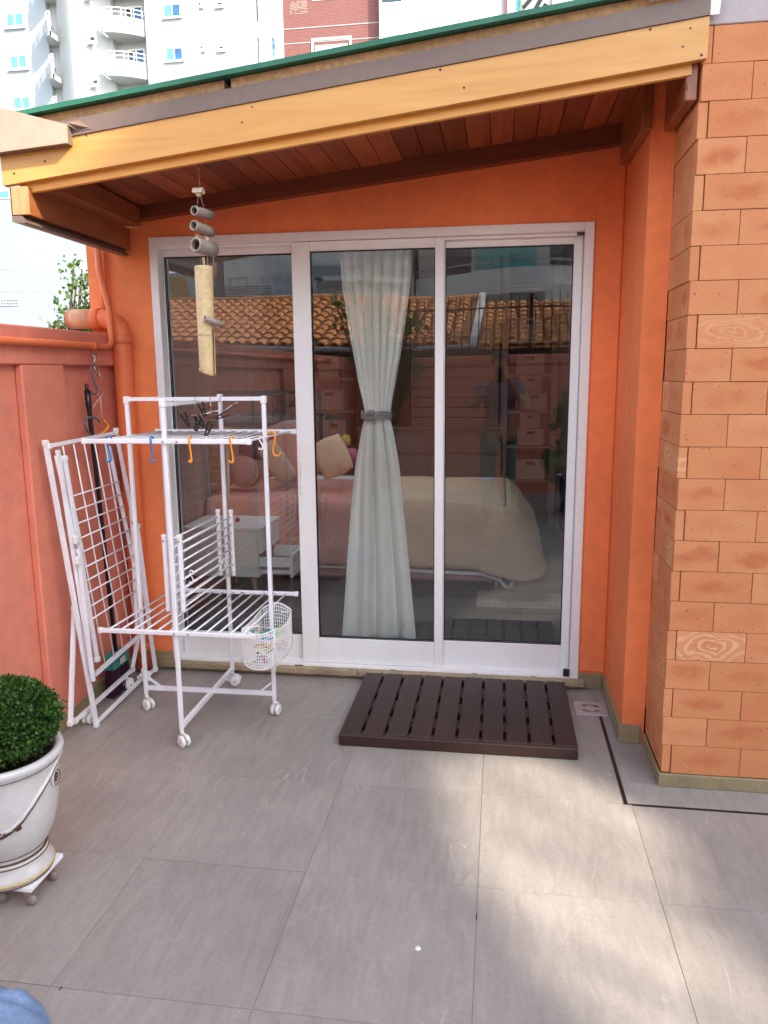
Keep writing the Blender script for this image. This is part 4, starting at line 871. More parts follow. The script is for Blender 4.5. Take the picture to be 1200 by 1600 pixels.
drape(-2.06, -.74, .715, 1.385, .265, 0, 'bedspread', m_pinkc, endcap=False)
drape(-.78, .06, .745, 1.365, .275, .20, 'quilt', m_quilt, seed=3)
fr = MB()
for i in range(150):
    x = -.78 + i * .0088; 
    if x > .04: break
    fr.bar((x, 1.352 + random.uniform(-.004, .004), .285), (x + random.uniform(-.003, .003), 1.348, .248 - .02 * (x > -.05)), .006, .003)
fo = fr.build('fringe', mat('brown_fringe', (.36, .22, .14), .9, .1), bd); fo['kind'] = 'stuff'
MB().tube([(-2.05, 1.345, .262), (-1.6, 1.342, .258), (-1.2, 1.342, .255), (-.8, 1.338, .250), (-.4, 1.335, .238), (-.1, 1.335, .232), (.02, 1.33, .20), (.06, 1.34, .15), (.09, 1.37, .13)], .013, 8).build('cord_trim', m_white, bd)
MB().tube([(.09, 1.37, .13), (.12, 1.42, .18), (.13, 1.46, .24)], .013, 8).build('cord_trim', m_white, bd)

def cushion(name, c, sx, sz, th, rot, mt, label, shape=2.6):
    p = MB(); n = 20
    def side(s_):
        def fn(u, v):
            x = (u * 2 - 1); z = (v * 2 - 1); k = max(0, (1 - abs(x) ** shape)) * max(0, (1 - abs(z) ** shape)); h = k ** .5
            pin = 1 - .10 * (abs(x) * abs(z)) - .04 * (1 - abs(x)) * 0
            return (x * sx * pin, s_ * th * h * (1 + .15 * mnoise.noise(Vector((x * 2, z * 2, c[0])))), z * sz * pin + .0)
        return fn
    p.grid(side(1), n, n); p.grid(side(-1), n, n)
    M = Matrix.Rotation(R(rot[2]), 4, 'Z') @ Matrix.Rotation(R(rot[0]), 4, 'X') @ Matrix.Rotation(R(rot[1]), 4, 'Y')
    p.v = [tuple(M @ Vector(v) + Vector(c)) for v in p.v]
    return tag(p.build(name, mt, None, origin=c), label, 'pillow')
c = aty(383, 738, 1.62); m_pil = mat('beige_linen', (.46, .36, .27), .9, .1, n1=(5, .06), n2=(60, .05), bump=(40, .4, .004))
rp = thing('round_cushion', c, 'round brown pink bolster cushion at the head of the bed', 'cushion')
MB().lathe([(0, -.085), (.07, -.083), (.108, -.06), (.118, 0), (.108, .06), (.07, .083), (0, .085)], c, 28, Matrix.Rotation(R(78), 3, 'X')).build('cover', mat('brown_pink_velvet', (.34, .19, .16), .85, .2), rp)
MB().tube([(c + Matrix.Rotation(R(78), 3, 'X') @ Vector((.113 * math.cos(a), .113 * math.sin(a), .055))) for a in [2 * math.pi * k / 28 for k in range(29)]], .004, 6).build('piping', m_pil, rp)
cushion('pillow', aty(433, 722, 1.65), .085, .17, .05, (0, -34, 0), m_pil, 'narrow beige pillow leaning left against the pink one')
cushion('pillow', aty(452, 690, 2.15), .17, .17, .06, (-10, -12, 0), mat('faded_rose_cotton', (.50, .30, .26), .9, .1), 'faded rose pillow standing behind the other pillows of the left panel')
cushion('pillow', aty(463, 712, 1.80), .15, .20, .06, (-8, -28, 0), m_pinkc, 'dusty pink pillow behind the narrow beige one')
cushion('pillow', aty(519, 714, 1.70), .13, .15, .06, (-6, -25, 0), m_quilt, 'quilted cream pillow just left of the curtain')
cushion('pillow', aty(400, 695, 2.0), .14, .12, .05, (-10, 10, 0), mat('dark_plum_cloth', (.10, .06, .07), .9, .1), 'dark plum pillow behind the round bolster')
ty = thing('soft_toy', aty(547, 705, 1.9), 'small pink and yellow soft toy beside the quilted pillow', 'toy')
c = aty(549, 712, 1.9); MB().lathe([(0, -.06), (.04, -.05), (.055, 0), (.04, .05), (0, .06)], c, 14).build('body', mat('hot_pink_plush', (.45, .10, .20), .9), ty)
MB().lathe([(0, -.045), (.03, -.035), (.042, 0), (.03, .035), (0, .045)], aty(540, 688, 1.9), 14).build('head', mat('yellow_plush', (.5, .36, .08), .9), ty)
MB().lathe([(0, -.03), (.02, -.02), (.028, 0), (.02, .02), (0, .03)], aty(539, 722, 1.86), 12).build('bow', m_white, ty)

# night stand with an open drawer
ns = thing('nightstand', (-1.78, 1.1, ZF), 'white nightstand with its lower drawer pulled open beside the bed', 'nightstand')
MB().rbox((-2.06, .90, .585), (-1.52, 1.34, .61), .003).build('top', m_wfurn, ns); MB().rbox((-2.06, .90, .28), (-1.545, .918, .584), .002).build('side_panel', m_wfurn, ns)
MB().rbox((-2.06, 1.322, .28), (-1.545, 1.34, .584), .002).build('side_panel', m_wfurn, ns); MB().box((-2.055, .92, .28), (-1.545, 1.32, .295)).build('bottom', m_wfurn, ns)
MB().rbox((-1.544, .902, .44), (-1.527, 1.338, .583), .002).build('drawer_front', m_wfurn, ns)
dw = MB().rbox((-1.335, .905, .285), (-1.318, 1.335, .435), .002).build('drawer', m_wfurn, ns)
MB().rbox((-1.56, .925, .30), (-1.336, .937, .41), .001).build('drawer_side', m_wfurn, dw); MB().rbox((-1.56, 1.30, .30), (-1.336, 1.312, .41), .001).build('drawer_side', m_wfurn, dw)
MB().box((-1.56, .938, .30), (-1.337, 1.299, .306)).build('drawer_bottom', m_wfurn, dw); MB().rbox((-1.56, .918, .33), (-1.345, .924, .35), .001).build('runner', m_steel, dw)
MB().rbox((-1.53, .96, .307), (-1.40, 1.2, .36), .02).build('folded_cloth', m_black, dw)
for x in (-2.0, -1.6):
    for y in (.95, 1.28): MB().tube([(x, y, .28), (x + (.03 if x > -1.8 else -.03), y, ZF)], [.02, .012], 10).build('leg', mat('pale_wood_leg', (.35, .24, .16), .6) if 'pale_wood_leg' not in bpy.data.materials else bpy.data.materials['pale_wood_leg'], ns)
wk = thing('wicker_screen', aty(332, 700, 1.5), 'tan woven wicker panel standing behind the nightstand', 'screen')
a, b = aty(317, 620, 1.5), aty(346, 800, 1.5)
for k in range(26):
    z = a.z + (b.z - a.z) * k / 25; MB().tube([(a.x, 1.5, z), (b.x, 1.5, z)], .009, 6).build('cane', mat('wicker', (.30, .20, .10), .8) if 'wicker' not in bpy.data.materials else bpy.data.materials['wicker'], wk)
lp = thing('floor_lamp', aty(357, 740, 1.4), 'thin pale lamp stand rising behind the nightstand', 'lamp')
a, b = aty(355, 690, 1.4), aty(357, 850, 1.4); MB().tube([(b.x, 1.4, ZF), a], .012, 8).build('stand', mat('pale_brass', (.5, .44, .32), .4), lp)
MB().lathe([(.035, -.12), (.055, 0), (.05, .0), (.03, -.12)], a + Vector((0, 0, .1)), 16).build('lamp_shade', bpy.data.materials['wicker'], lp)
rb_ = thing('red_ornament', aty(371, 806, 1.1), 'tiny dark red ornament with a white stem on the nightstand', 'ornament')
c = aty(371, 806, 1.1); zo = .61; MB().lathe([(0, zo), (.012, zo + .002), (.016, zo + .014), (.011, zo + .027), (0, zo + .03)], (c.x, 1.1, 0), 14).build('bead', mat('dark_red_gloss', (.2, .01, .02), .3), rb_)
MB().bar((c.x - .03, 1.1, zo + .034), (c.x + .01, 1.1, zo + .031), .005).build('stem', m_white, rb_)
rg_ = thing('rug', (.1, 1.3, ZF), 'pale woven rug with a greek key border beyond the bed foot', 'rug')
MB().rbox((-.13, 1.14, ZF + .0005), (.52, 1.50, ZF + .008), .003).build('mat', mat('pale_jute', (.44, .40, .34), .95, .1, n1=(8, .1), n2=(150, .25)), rg_)
kb = MB()
for k in range(16):
    x = -.10 + k * .04
    for (u0, v0, u1, v1) in ((0, 0, .028, .004), (.024, .004, .028, .03), (.008, .026, .024, .03), (.008, .012, .012, .026)): kb.box((x + u0, 1.17 + v0, ZF + .0082), (x + u1, 1.17 + v1, ZF + .0095))
kb.box((-.115, 1.158, ZF + .0082), (.515, 1.161, ZF + .0095)); kb.box((-.115, 1.207, ZF + .0082), (.515, 1.21, ZF + .0095)); kbo = kb.build('border', mat('taupe_yarn', (.30, .26, .22), .95), rg_); kbo['kind'] = 'stuff'
bl = thing('blue_garment', aty(877, 770, 2.3), 'dark blue garment hanging by the room wall behind the right glass', 'garment')
def gfn(u, v):
    a = aty(868, 745, 2.3); return (a.x + .03 + .13 * u + .02 * v, 2.3 + .03 * math.sin(u * 14 + v * 2), a.z - .42 * v - .03 * u)
MB().grid(gfn, 24, 12).build('cloth', mat('navy_cloth', (.02, .03, .07), .9, .1), bl).modifiers.new('t', 'SOLIDIFY').thickness = .01
b_ = MB().tube([aty(870, 742, 2.3) - Vector((0, 0, 0)), aty(884, 742, 2.3)], .006, 6).build('peg', m_steel, bl)

# curtain, tied in the middle
ct = thing('curtain', (-.63, .22, 1.4), 'pale mint curtain tied in the middle behind the middle glass', 'curtain')
m_curt = mat('mint_white_voile', (.92, .94, .87), .9, .1, n1=(6, .03), n2=(90, .04), bump=(150, .3, .001), transl=.12)
YK = .20
rows = [(380, 529, 643, .055), (395, 529, 642, .055), (450, 533, 638, .055), (500, 541, 632, .05), (560, 552, 623, .045), (600, 559, 616, .04), (630, 566, 610, .03), (645, 569, 608, .024), (655, 567, 609, .028), (680, 562, 614, .04), (730, 553, 622, .05), (800, 546, 629, .055), (900, 539, 639, .06), (1005, 532, 649, .06)]
def cfn(u, v):
    t = v * (len(rows) - 1); i = min(int(t), len(rows) - 2); f_ = t - i; r_ = [rows[i][k] * (1 - f_) + rows[i + 1][k] * f_ for k in range(4)]
    a = aty(r_[1], r_[0], YK); b = aty(r_[2], r_[0], YK); low = v > .53
    ph = u * math.pi * 2 * (3.2 if low else 7.0) + .8 * math.sin(v * 5) + 2 * mnoise.noise(Vector((u * 3, v * 1.5, 2)))
    y = YK + r_[3] * math.sin(ph) * (.75 + .4 * mnoise.noise(Vector((u * 4, v, 7)))) * (.5 if not low else .62) + .03 * math.sin(u * math.pi)
    x = a.x + (b.x - a.x) * u + .006 * math.cos(ph * 1.0)
    return (x, y, max(a.z * (1 - u) + b.z * u, ZF + .01))
o = MB().grid(cfn, 150, 90).build('fabric', m_curt, ct); o.modifiers.new('t', 'SOLIDIFY').thickness = .002
a, b = aty(566, 648, YK), aty(611, 649, YK); c = (a + b) / 2; rx = (b.x - a.x) / 2
for dz, rr in ((-.012, .006), (.0, .007), (.012, .006)):
    MB().tube([(c.x + rx * 1.02 * math.cos(k * math.pi / 12), YK + .055 * math.sin(k * math.pi / 12), c.z + dz + .006 * math.sin(k * .7)) for k in range(25)], rr, 8).build('tie_cord', mat('grey_silk', (.34, .35, .33), .5) if 'grey_silk' not in bpy.data.materials else bpy.data.materials['grey_silk'], ct)
MB().lathe([(0, -.012), (.012, -.008), (.016, 0), (.012, .008), (0, .012)], aty(580, 645, YK - .07), 12, Matrix.Rotation(R(90), 3, 'X')).build('tie_knot', bpy.data.materials['grey_silk'], ct)
MB().bar((-2.5, YK, 2.62), (.5, YK, 2.62), .03).build('curtain_rail', m_white, ct)
def cf2(u, v):
    a = aty(529, 380, YK); b = aty(643, 380, YK); z0 = a.z; ph = u * math.pi * 2 * 8.5 + 2 * mnoise.noise(Vector((u * 3, 0, 2)))
    return (a.x + (b.x - a.x) * u + .006 * math.cos(ph), YK + .055 * .5 * math.sin(ph) * (.75 + .4 * mnoise.noise(Vector((u * 4, 0, 7)))) + .03 * math.sin(u * math.pi), z0 + (2.6 - z0) * v)
MB().grid(cf2, 150, 3).build('curtain_head', m_curt, ct)

# ================================================================ things on the terrace
# deck mat
mt_ = thing('deck_mat', (-.15, -.45, 0), 'dark brown slatted wooden deck mat lying before the sliding door', 'mat')
HM = .052
fl_, frr = atz(529, 1148, HM), atz(904, 1171, HM); bl2, br2 = atz(571, 1050, HM), atz(881, 1066, HM)
x0, x1 = fl_.x, (frr.x + .0); yf = (fl_.y + frr.y) / 2; ybk = (bl2.y + br2.y) / 2 
ybk = min(ybk, -.062)
MB().rbox((x0, yf, .004), (x1, yf + .028, HM), .003).build('front_board', m_deck, mt_)
MB().rbox((x0, ybk - .02, .004), (x1, ybk, HM - .013), .003).build('back_board', m_deck, mt_)
NS = 10; gap = .0135; sw = ((x1 - x0) - gap * (NS - 1)) / NS
for k in range(NS):
    a = x0 + k * (sw + gap); zj = random.uniform(-.0006, .0006)
    MB().rbox((a, yf + .0285, HM - .0125), (a + sw, ybk, HM + zj), .0022).build('slat', m_deck, mt_, origin=(a + sw / 2, (yf + ybk) / 2, HM))
for yy in (.24, .47, .72): y = yf + (ybk - yf) * yy; MB().rbox((x0 + .01, y - .02, .004), (x1 - .01, y + .02, HM - .013), .002).build('cross_rail', m_deck, mt_)
for x in (x0 + .03, x1 - .03):
    for y in (yf + .02, ybk - .02): MB().lathe([(0, 0), (.012, 0), (.012, .0045), (0, .0045)], (x, y, 0), 12).build('foot', m_black, mt_)

# ---- open clothes rack
def caster(parent, p, ang, r=.027):
    """twin wheel caster whose wheel touches the floor below p"""
    c = Vector((p[0] + .012 * math.cos(ang), p[1] + .012 * math.sin(ang), 0))
    M = Matrix.Rotation(ang, 3, 'Z') @ Matrix.Rotation(R(90), 3, 'X')
    cs = MB(); cs.tube([(p[0], p[1], 2 * r + .004), (p[0], p[1], 2 * r + .022)], .009, 12)
    d = Vector((math.cos(ang), math.sin(ang), 0)); s_ = Vector((-d.y, d.x, 0))
    arc = [c + Vector((0, 0, r)) + d * (r * 1.12 * math.cos(a)) + Vector((0, 0, r * 1.12 * math.sin(a))) for a in [R(q) for q in (20, 50, 80, 110, 140, 165)]]
    for a, b in zip(arc[:-1], arc[1:]): cs.bar(a, b, .016, .005, up=s_)
    cs.bar(arc[-1], arc[-1] - d * .014 - Vector((0, 0, .004)), .014, .005, up=s_)
    o = cs.build('caster', m_plas, parent)
    for sg in (-1, 1):
        w_ = MB().lathe([(0, -.007), (r * .55, -.008), (r * .86, -.007), (r, -.003), (r, .003), (r * .86, .007), (r * .55, .005), (0, .004)], c + Vector((0, 0, r)) + s_ * (.0125 * sg), 22, M if sg > 0 else M @ Matrix.Rotation(R(180), 3, 'X'))
        w_.build('wheel', m_plas, o)
    MB().tube([c + Vector((0, 0, r)) - s_ * .021, c + Vector((0, 0, r)) + s_ * .021], .004, 8).build('axle', m_steel, o)
RXC, RYC = -1.345, -.53
PL = dict(L=(-1.668, -.53), R_=(-1.030, -.522), F_=(-1.345, -.868), B_=(-1.350, -.200)); ZR_ = 1.500
ra = thing('clothes_rack', (RXC, RYC, 0), 'open white tower clothes rack on casters in front of the left glass', 'clothes rack', 'white folding clothes racks')
W_ = .0185
for k, (x, y) in PL.items():
    MB().rbox((x - W_ / 2, y - W_ / 2, .078), (x + W_ / 2, y + W_ / 2, ZR_ - .012), .003).build('post', m_rack, ra)
    MB().rbox((x - .0125, y - .0125, ZR_ - .030), (x + .0125, y + .0125, ZR_ + .004), .003).build('corner_cap', m_plas, ra)
    caster(ra, (x, y), {'L': -.5, 'R_': 1.4, 'F_': -.6, 'B_': .2}[k])
MB().bar((PL['L'][0] + .0126, RYC, ZR_ - .008), (PL['R_'][0] - .0126, RYC + .008, ZR_ - .008), W_ * .9).build('top_rail', m_rack, ra)
MB().bar((RXC, PL['F_'][1] + .0126, ZR_ - .020), (RXC - .005, PL['B_'][1] - .0126, ZR_ - .020), W_ * .9).build('top_rail', m_rack, ra)
MB().bar((PL['L'][0] + .0095, RYC, .112), (PL['R_'][0] - .0095, RYC + .008, .112), W_).build('base_bar', m_rack, ra)
MB().bar((RXC, PL['F_'][1] + .0095, .092), (RXC - .005, PL['B_'][1] - .0095, .092), W_).build('base_bar', m_rack, ra)
MB().bar((PL['L'][0] + .012, RYC - .002, .165), (PL['L'][0] + .075, RYC - .002, .122), .006, .010).build('brace', m_rack, ra)
MB().bar((PL['R_'][0] - .012, RYC + .004, .165), (PL['R_'][0] - .065, RYC + .004, .122), .004, .008).build('brace', m_rack, ra)
def bolt(p, par, nrm=(0, -1, 0)):
    MB().lathe([(0, .002), (.004, .0018), (.0052, 0)], p, 10, Vector(nrm).to_track_quat('Z', 'Y').to_matrix()).build('bolt', m_steel, par)
def shelf(zf, zbk, xa, xb2, ya, yb2, skip=()):
    yy = ya - .0125; yk = yb2 + .0125
    for (y, z) in ((yy, zf), (yk, zbk)):
        o = MB().rbox((xa, y - .0075, z - .010), (xb2, y + .0075, z + .010), .003).build('shelf_rail', m_rack, ra)
        for x in (xa, xb2): MB().rbox((x - .010, y - .0095, z - .012), (x + .010, y + .0095, z + .012), .003).build('end_cap', m_plas, o)
        bolt((RXC, y - .0077, z), ra); bolt((RXC + .06, y - .0077, z), ra)
    x = xa + .03; k = 0
    while x < xb2 - .01:
        if k not in skip: MB().tube([(x, yy, zf), (x, (yy + yk) / 2, (zf + zbk) / 2 - .001), (x, yk, zbk)], .0042, 8).build('wire', m_rack, ra)
        x += .0545; k += 1
shelf(1.333, 1.322, -1.690, -.985, PL['F_'][1], PL['B_'][1])
shelf(.520, .503, -1.682, -1.000, PL['F_'][1], PL['B_'][1])
# two shelf wings folded down at mid height
for (xa, off, n0) in ((-1.312, 0, 0), (-1.380, .0, 1)):
    for y, zt, zl in ((-.852, .930, .606), (-.222, .925, .598)):
        MB().rbox((xa - .009, y - .008, zl), (xa + .009, y + .008, zt), .003).build('wing_rail', m_rack, ra)
        MB().rbox((xa - .0105, y - .0095, zt - .004), (xa + .0105, y + .0095, zt + .012), .003).build('end_cap', m_plas, ra)
    for k in range(8):
        z = .905 - k * .040; MB().tube([(xa, -.852, z), (xa, -.222, z - .004)], .0042, 8).build('wire', m_rack, ra)
    bolt((xa, -.8605, .915), ra)

# ---- folded clothes rack leaning on the garden wall
rb2 = thing('clothes_rack', (-1.83, -.45, 0), 'folded white clothes rack leaning against the garden wall', 'clothes rack', 'white folding clothes racks')
NB = Vector((1, 0, .07)).normalized(); PB = Vector((-1.815, -.4, 0))
def lp_(px, py, off=0.0): return atp(px, py, PB + NB * off, NB)
def bb2(p, q_, w=.019, off=0.0, name='post', h=.016, cap=False, mt=None):
    a = lp_(*p, off); b = lp_(*q_, off); a.z = max(a.z, .012); b.z = max(b.z, .012)
    o = MB().bar(a, b, h, w, up=Vector((0, 1, 0)) if abs((b - a).normalized().y) < .7 else NB).build(name, mt or m_rack, rb2)
    if cap:
        for e in (a, b): MB().rbox(e - Vector((.011, .0125, .012)), e + Vector((.011, .0125, .012)), .003).build('end_cap', m_plas, o)
bb2((71, 692), (151, 1134), cap=True); bb2((90, 703), (146, 1064), .015, .022); bb2((101, 716), (152, 1030), .012, .034, cap=True)
bb2((88, 712), (118, 850), .007, .028); bb2((122, 858), (145, 1060), .011, .045)
bb2((116, 950), (110, 1130), .017, -.035, cap=True)
bb2((76, 697), (181, 676), .014, .004, 'top_rail', cap=True); bb2((148, 1054), (218, 993), .017, .006, 'lower_rail')
bb2((181, 672), (206, 800), .016, .0, cap=True); bb2((170, 697), (209, 880), .010, .02); bb2((209, 880), (214, 985), .010, .02); bb2((208, 797), (243, 1046), .016, .008, cap=True)
bb2((215, 822), (232, 955), .009, .02, cap=True); bb2((203, 770), (212, 905), .010, .012)
bb2((217, 992), (207, 1044), .014, -.03)
bb2((118, 1126), (207, 1046), .015, -.05, 'base_bar', cap=True); bb2((152, 1128), (219, 1063), .012, .0, 'base_bar'); bb2((222, 1060), (244, 1045), .012, .0, 'base_bar')
L_ = [(108, 777), (115, 798), (121, 818), (127.5, 840), (132, 861), (133.5, 886), (136, 907), (138, 926), (140, 930), (142, 947), (144, 967)]
L_ = [(108, 777), (115, 798), (121, 818), (127.5, 840), (132, 861), (133.5, 886), (136, 907), (138, 926), (142, 947), (144, 967)]
R__ = [(186, 752), (190, 772), (194, 790), (199, 808), (203, 827), (206, 849), (207.5, 868), (209, 887), (211, 905), (212, 923)]
for a, b in zip(L_, R__): MB().tube([lp_(*a, .030), lp_(*b, .030)], .0036, 8).build('wire', m_rack, rb2)
for a, b in (((98, 697), (164, 1036)), ((115, 694), (178, 1024)), ((131, 691), (192, 1012)), ((147, 688), (205, 1002)), ((163, 685), (214, 985))): MB().tube([lp_(*a, .016), lp_(*b, .016)], .0036, 8).build('wire', m_rack, rb2)
for (px, py) in ((119, 843), (121, 876)): c = lp_(px, py, .05); MB().rbox(c - Vector((.010, .016, .018)), c + Vector((.010, .016, .018)), .004).build('hinge_block', m_plas, rb2)
for (px, py) in ((206, 814), (118, 861)): c = lp_(px, py, .045); MB().tube([c, c + Vector((.004, -.006, -.010)), c + Vector((.002, .004, -.022)), c + Vector((0, .012, -.012))], .0022, 6).build('latch_hook', m_steel, rb2)
for (px, py, a_) in ((136, 1132, 1.5), (198, 1078, 1.1), (224, 1066, .6)):
    c = atz(px, py, .0); caster(rb2, (c.x, c.y), a_, r=.026)

# ---- hooks
def S_hook(top, h, col, label, ang=0.0, r=.0042, wide=.018, name='hook', flip=1, group='plastic hooks on the clothes racks'):
    """S shaped hook hung over a rail; top = highest point of the rail it sits on"""
    t = Vector(top); u = Vector((math.cos(ang), math.sin(ang), 0)) * flip; P_ = []
    for a in range(-40, 200, 20): P_.append(t + u * (wide * .62 * math.cos(R(a))) + Vector((0, 0, wide * .62 * math.sin(R(a)) - .006)))
    last = P_[-1]
    P_ += [last + u * (.004) + Vector((0, 0, -h * .25)), last + u * .012 + Vector((0, 0, -h * .55)), last + u * .014 + Vector((0, 0, -h * .72))]
    c2 = P_[-1] + u * (-wide * .6)
    for a in range(0, -200, -20): P_.append(c2 + u * (wide * .6 * math.cos(R(a))) + Vector((0, 0, wide * .6 * math.sin(R(a)) - .006)))
    o = MB().tube(P_, r, 8).build(name, col, None, origin=t)
    return tag(o, label, 'hook', group)
yr_ = PL['F_'][1] - .0125
def rt(px): p = aty(px, 684, yr_); return (p.x, yr_, 1.3475)
S_hook(rt(170), .105, m_blue, 'curved blue hook seen sideways at the left end of the open rack rail', 0.0, flip=1)
S_hook(rt(237), .105, m_blue, 'straight blue hook seen edge on, hanging on the left half of the open rack rail', R(88))
S_hook(rt(297), .105, m_orangep, 'straight orange hook seen edge on beside the front post of the open rack', R(88))
S_hook(rt(362), .105, m_orangep, 'slightly turned orange hook near the right end of the front rail', R(70))
S_hook((aty(424, 676, -.55).x, -.55, 1.336), .090, m_orangep, 'wide orange hook at the right of the rack overlapping the right post', 0.0, wide=.030, flip=-1)
c = aty(408, 684, -.72); S_hook((c.x, -.72, 1.336), .040, m_plas, 'small white clip hook near the right post', .3, r=.003, wide=.014)
for (px, py, y, nm) in ((321, 893, -.75, 'small white S hook on the wires of the folded down wing, nearer the front post'), (348, 874, -.35, 'small white S hook on the wires of the folded down wing, nearer the back post')):
    c = aty(px, py, y); S_hook((-1.312, y, c.z), .045, m_plas, nm, .2, r=.0026, wide=.014)
# bundle hanging from the conduit
cz = 1.7545
def wirething(name, pts, r, mt, label, cat, group=None):
    return tag(MB().tube(pts, r, 8).build(name, mt, None, origin=pts[0]), label, cat, group)
def at_(px, py, x=-1.915): return atx(px, py, x)
for k, dpx in enumerate((0, 3, 6)):
    a = at_(144 + dpx, 551 + dpx * .3); wirething('wire_loop', [a + Vector((-.012, 0, -.020)), a + Vector((-.008, 0, .008)), a + Vector((.0, 0, .006)), a + Vector((.006, -.002, -.016)), at_(145 - dpx * .3, 572)], .0016, m_steel, ['first steel wire loop over the garden wall conduit, nearest the camera', 'middle steel wire loop of three over the conduit', 'steel wire loop over the conduit closest to the drain pipe'][k], 'wire', 'wire loops on the conduit')
wirething('hook', [at_(149, 572), at_(144, 570), at_(142, 578), at_(144, 590), at_(149, 602), at_(152, 609), at_(150, 615), at_(145, 616), at_(142, 611)], .0048, m_slate, 'slate blue plastic hook hanging below the wire loops', 'hook', 'hooks hanging on the conduit')
wirething('carabiner', [at_(147, 572), at_(153, 572), at_(157, 590), at_(155, 592), at_(147, 573)], .0026, m_steel, 'narrow steel carabiner beside the slate blue hook', 'carabiner')
m_clear = mat('clear_plastic', (.62, .50, .48), .15, .6)
wirething('hanger', [at_(164, 610), at_(160, 617), at_(157, 622), at_(158, 635), at_(159, 650), at_(162, 655)], .0018, m_clear, 'clear plastic hanger neck below the slate blue hook', 'hanger')
wirething('hanger', [at_(151, 614), at_(157, 621), at_(150, 630), at_(146, 636)], .002, m_clear, 'short clear plastic arm left of the hanger neck', 'hanger')
wirething('hook', [at_(156, 660), at_(152, 655), at_(146, 652), at_(138, 652), at_(133, 657), at_(132, 665), at_(137, 674), at_(144, 682)], .0052, m_slate, 'curved slate grey hook behind the broom handle', 'hook', 'hooks hanging on the conduit')
wirething('hook', [at_(163, 657), at_(168, 661), at_(169, 667), at_(165, 673), at_(158, 678), at_(150, 682), at_(152, 690), at_(165, 694)], .0055, m_orangep, 'curved orange hook beside the broom handle', 'hook', 'hooks hanging on the conduit')

# ---- broom
br_ = thing('broom', (-1.90, -.33, 0), 'black handled broom with a teal head standing behind the folded rack', 'broom')
h0, h1 = atx(135, 600, -1.925), atx(181, 1018, -1.90)
hd = (h1 - h0).normalized()
hs_ = MB(); hs_.tube([h0 + hd * .03, h0 + hd * .10, h0 + hd * .13, h1], [.0145, .0145, .011, .011], 12); hs_.build('handle', m_black, br_)
lo = MB(); lo.tube([h0 + hd * .032 + Vector((0, -.009, 0)), h0 + Vector((0, -.010, 0)), h0 + Vector((0, .010, 0)), h0 + hd * .032 + Vector((0, .009, 0))], .004, 8); lo.build('hanging_loop', m_black, br_)
c1 = atx(182, 1016, -1.90)
hp = MB()
for (s0, s1, za, zb4, y0) in ((.05, .075, c1.z, c1.z - .03, 0), (.075, .085, c1.z - .03, c1.z - .075, 0)):
    hp.hexa([(-1.93, c1.y - s1, zb4), (-1.875, c1.y - s1, zb4), (-1.875, c1.y + s1, zb4), (-1.93, c1.y + s1, zb4), (-1.922, c1.y - s0, za), (-1.885, c1.y - s0, za), (-1.885, c1.y + s0, za), (-1.922, c1.y + s0, za)])
hp.build('head', mat('teal_plastic', (.01, .22, .18), .35, .5), br_)
MB().rbox((-1.8745, c1.y - .02, c1.z - .065), (-1.873, c1.y + .035, c1.z - .035), .0005).build('sticker', mat('pale_sticker', (.55, .55, .5), .5, n1=(90, .5)), br_)
bz = MB(); rg = random.Random(2)
for k in range(420):
    y = c1.y + rg.uniform(-.078, .078); x = rg.uniform(-1.925, -1.88); sp = (y - c1.y) * .18
    bz.bar((x, y, c1.z - .073), (x + rg.uniform(-.006, .008), y + sp + rg.uniform(-.004, .004), .003 + rg.random() * .006), .0026)
bo = bz.build('bristles', mat('plum_bristle', (.045, .012, .03), .6), br_); bo['kind'] = 'stuff'

# ---- peg hanger
ph_ = thing('peg_hanger', (RXC + .05, -.53, 1.47), 'wire hanger with black pegs dangling from the top of the open rack', 'peg hanger')
hy = -.55
for (px, py0, px2, py2) in ((303, 613, 304, 647), (327, 613, 329, 648), (342, 612, 347, 640)):
    a, b = aty(px, py0 + 3, hy), aty(px2, py2, hy); a = Vector((a.x, -.53, 1.503)); MB().tube([a + Vector((0, .012, -.02)), a + Vector((0, .004, .001)), a + Vector((0, -.012, -.004)), (a + b) / 2 + Vector((.003, -.01, 0)), b], .0014, 6).build('hook_wire', m_steel, ph_)
for A__, B__ in (((290, 651), (330, 645)), ((325, 662), (362, 633)), ((304, 647), (347, 641)), ((362, 633), (372, 628))): MB().tube([aty(*A__, hy), aty(*B__, hy)], .002, 6).build('wire_arm', m_steel, ph_)
for (px, py, an) in ((290, 648, -25), (316, 632, -20), (312, 650, -35), (325, 664, 25), (347, 642, 65), (308, 655, 15)):
    c = aty(px, py, hy); M = Matrix.Rotation(R(an), 3, 'Y'); pg = MB()
    for sg in (-1, 1):
        v = [Vector(q_) for q_ in ((-.003 + .004 * sg, -.004, -.035), (.003 + .004 * sg, -.004, -.035), (.003 + .004 * sg, .004, -.035), (-.003 + .004 * sg, .004, -.035), (-.003 + .012 * sg, -.004, .030), (.003 + .012 * sg, -.004, .030), (.003 + .012 * sg, .004, .030), (-.003 + .012 * sg, .004, .030))]
        pg.hexa([M @ q_ + c - Vector((0, 0, .02)) for q_ in v])
    pg.tube([M @ Vector((-.006, 0, -.002)) + c - Vector((0, 0, .02)), M @ Vector((.006, 0, -.002)) + c - Vector((0, 0, .02))], .004, 6); pg.build('peg', m_black, ph_)

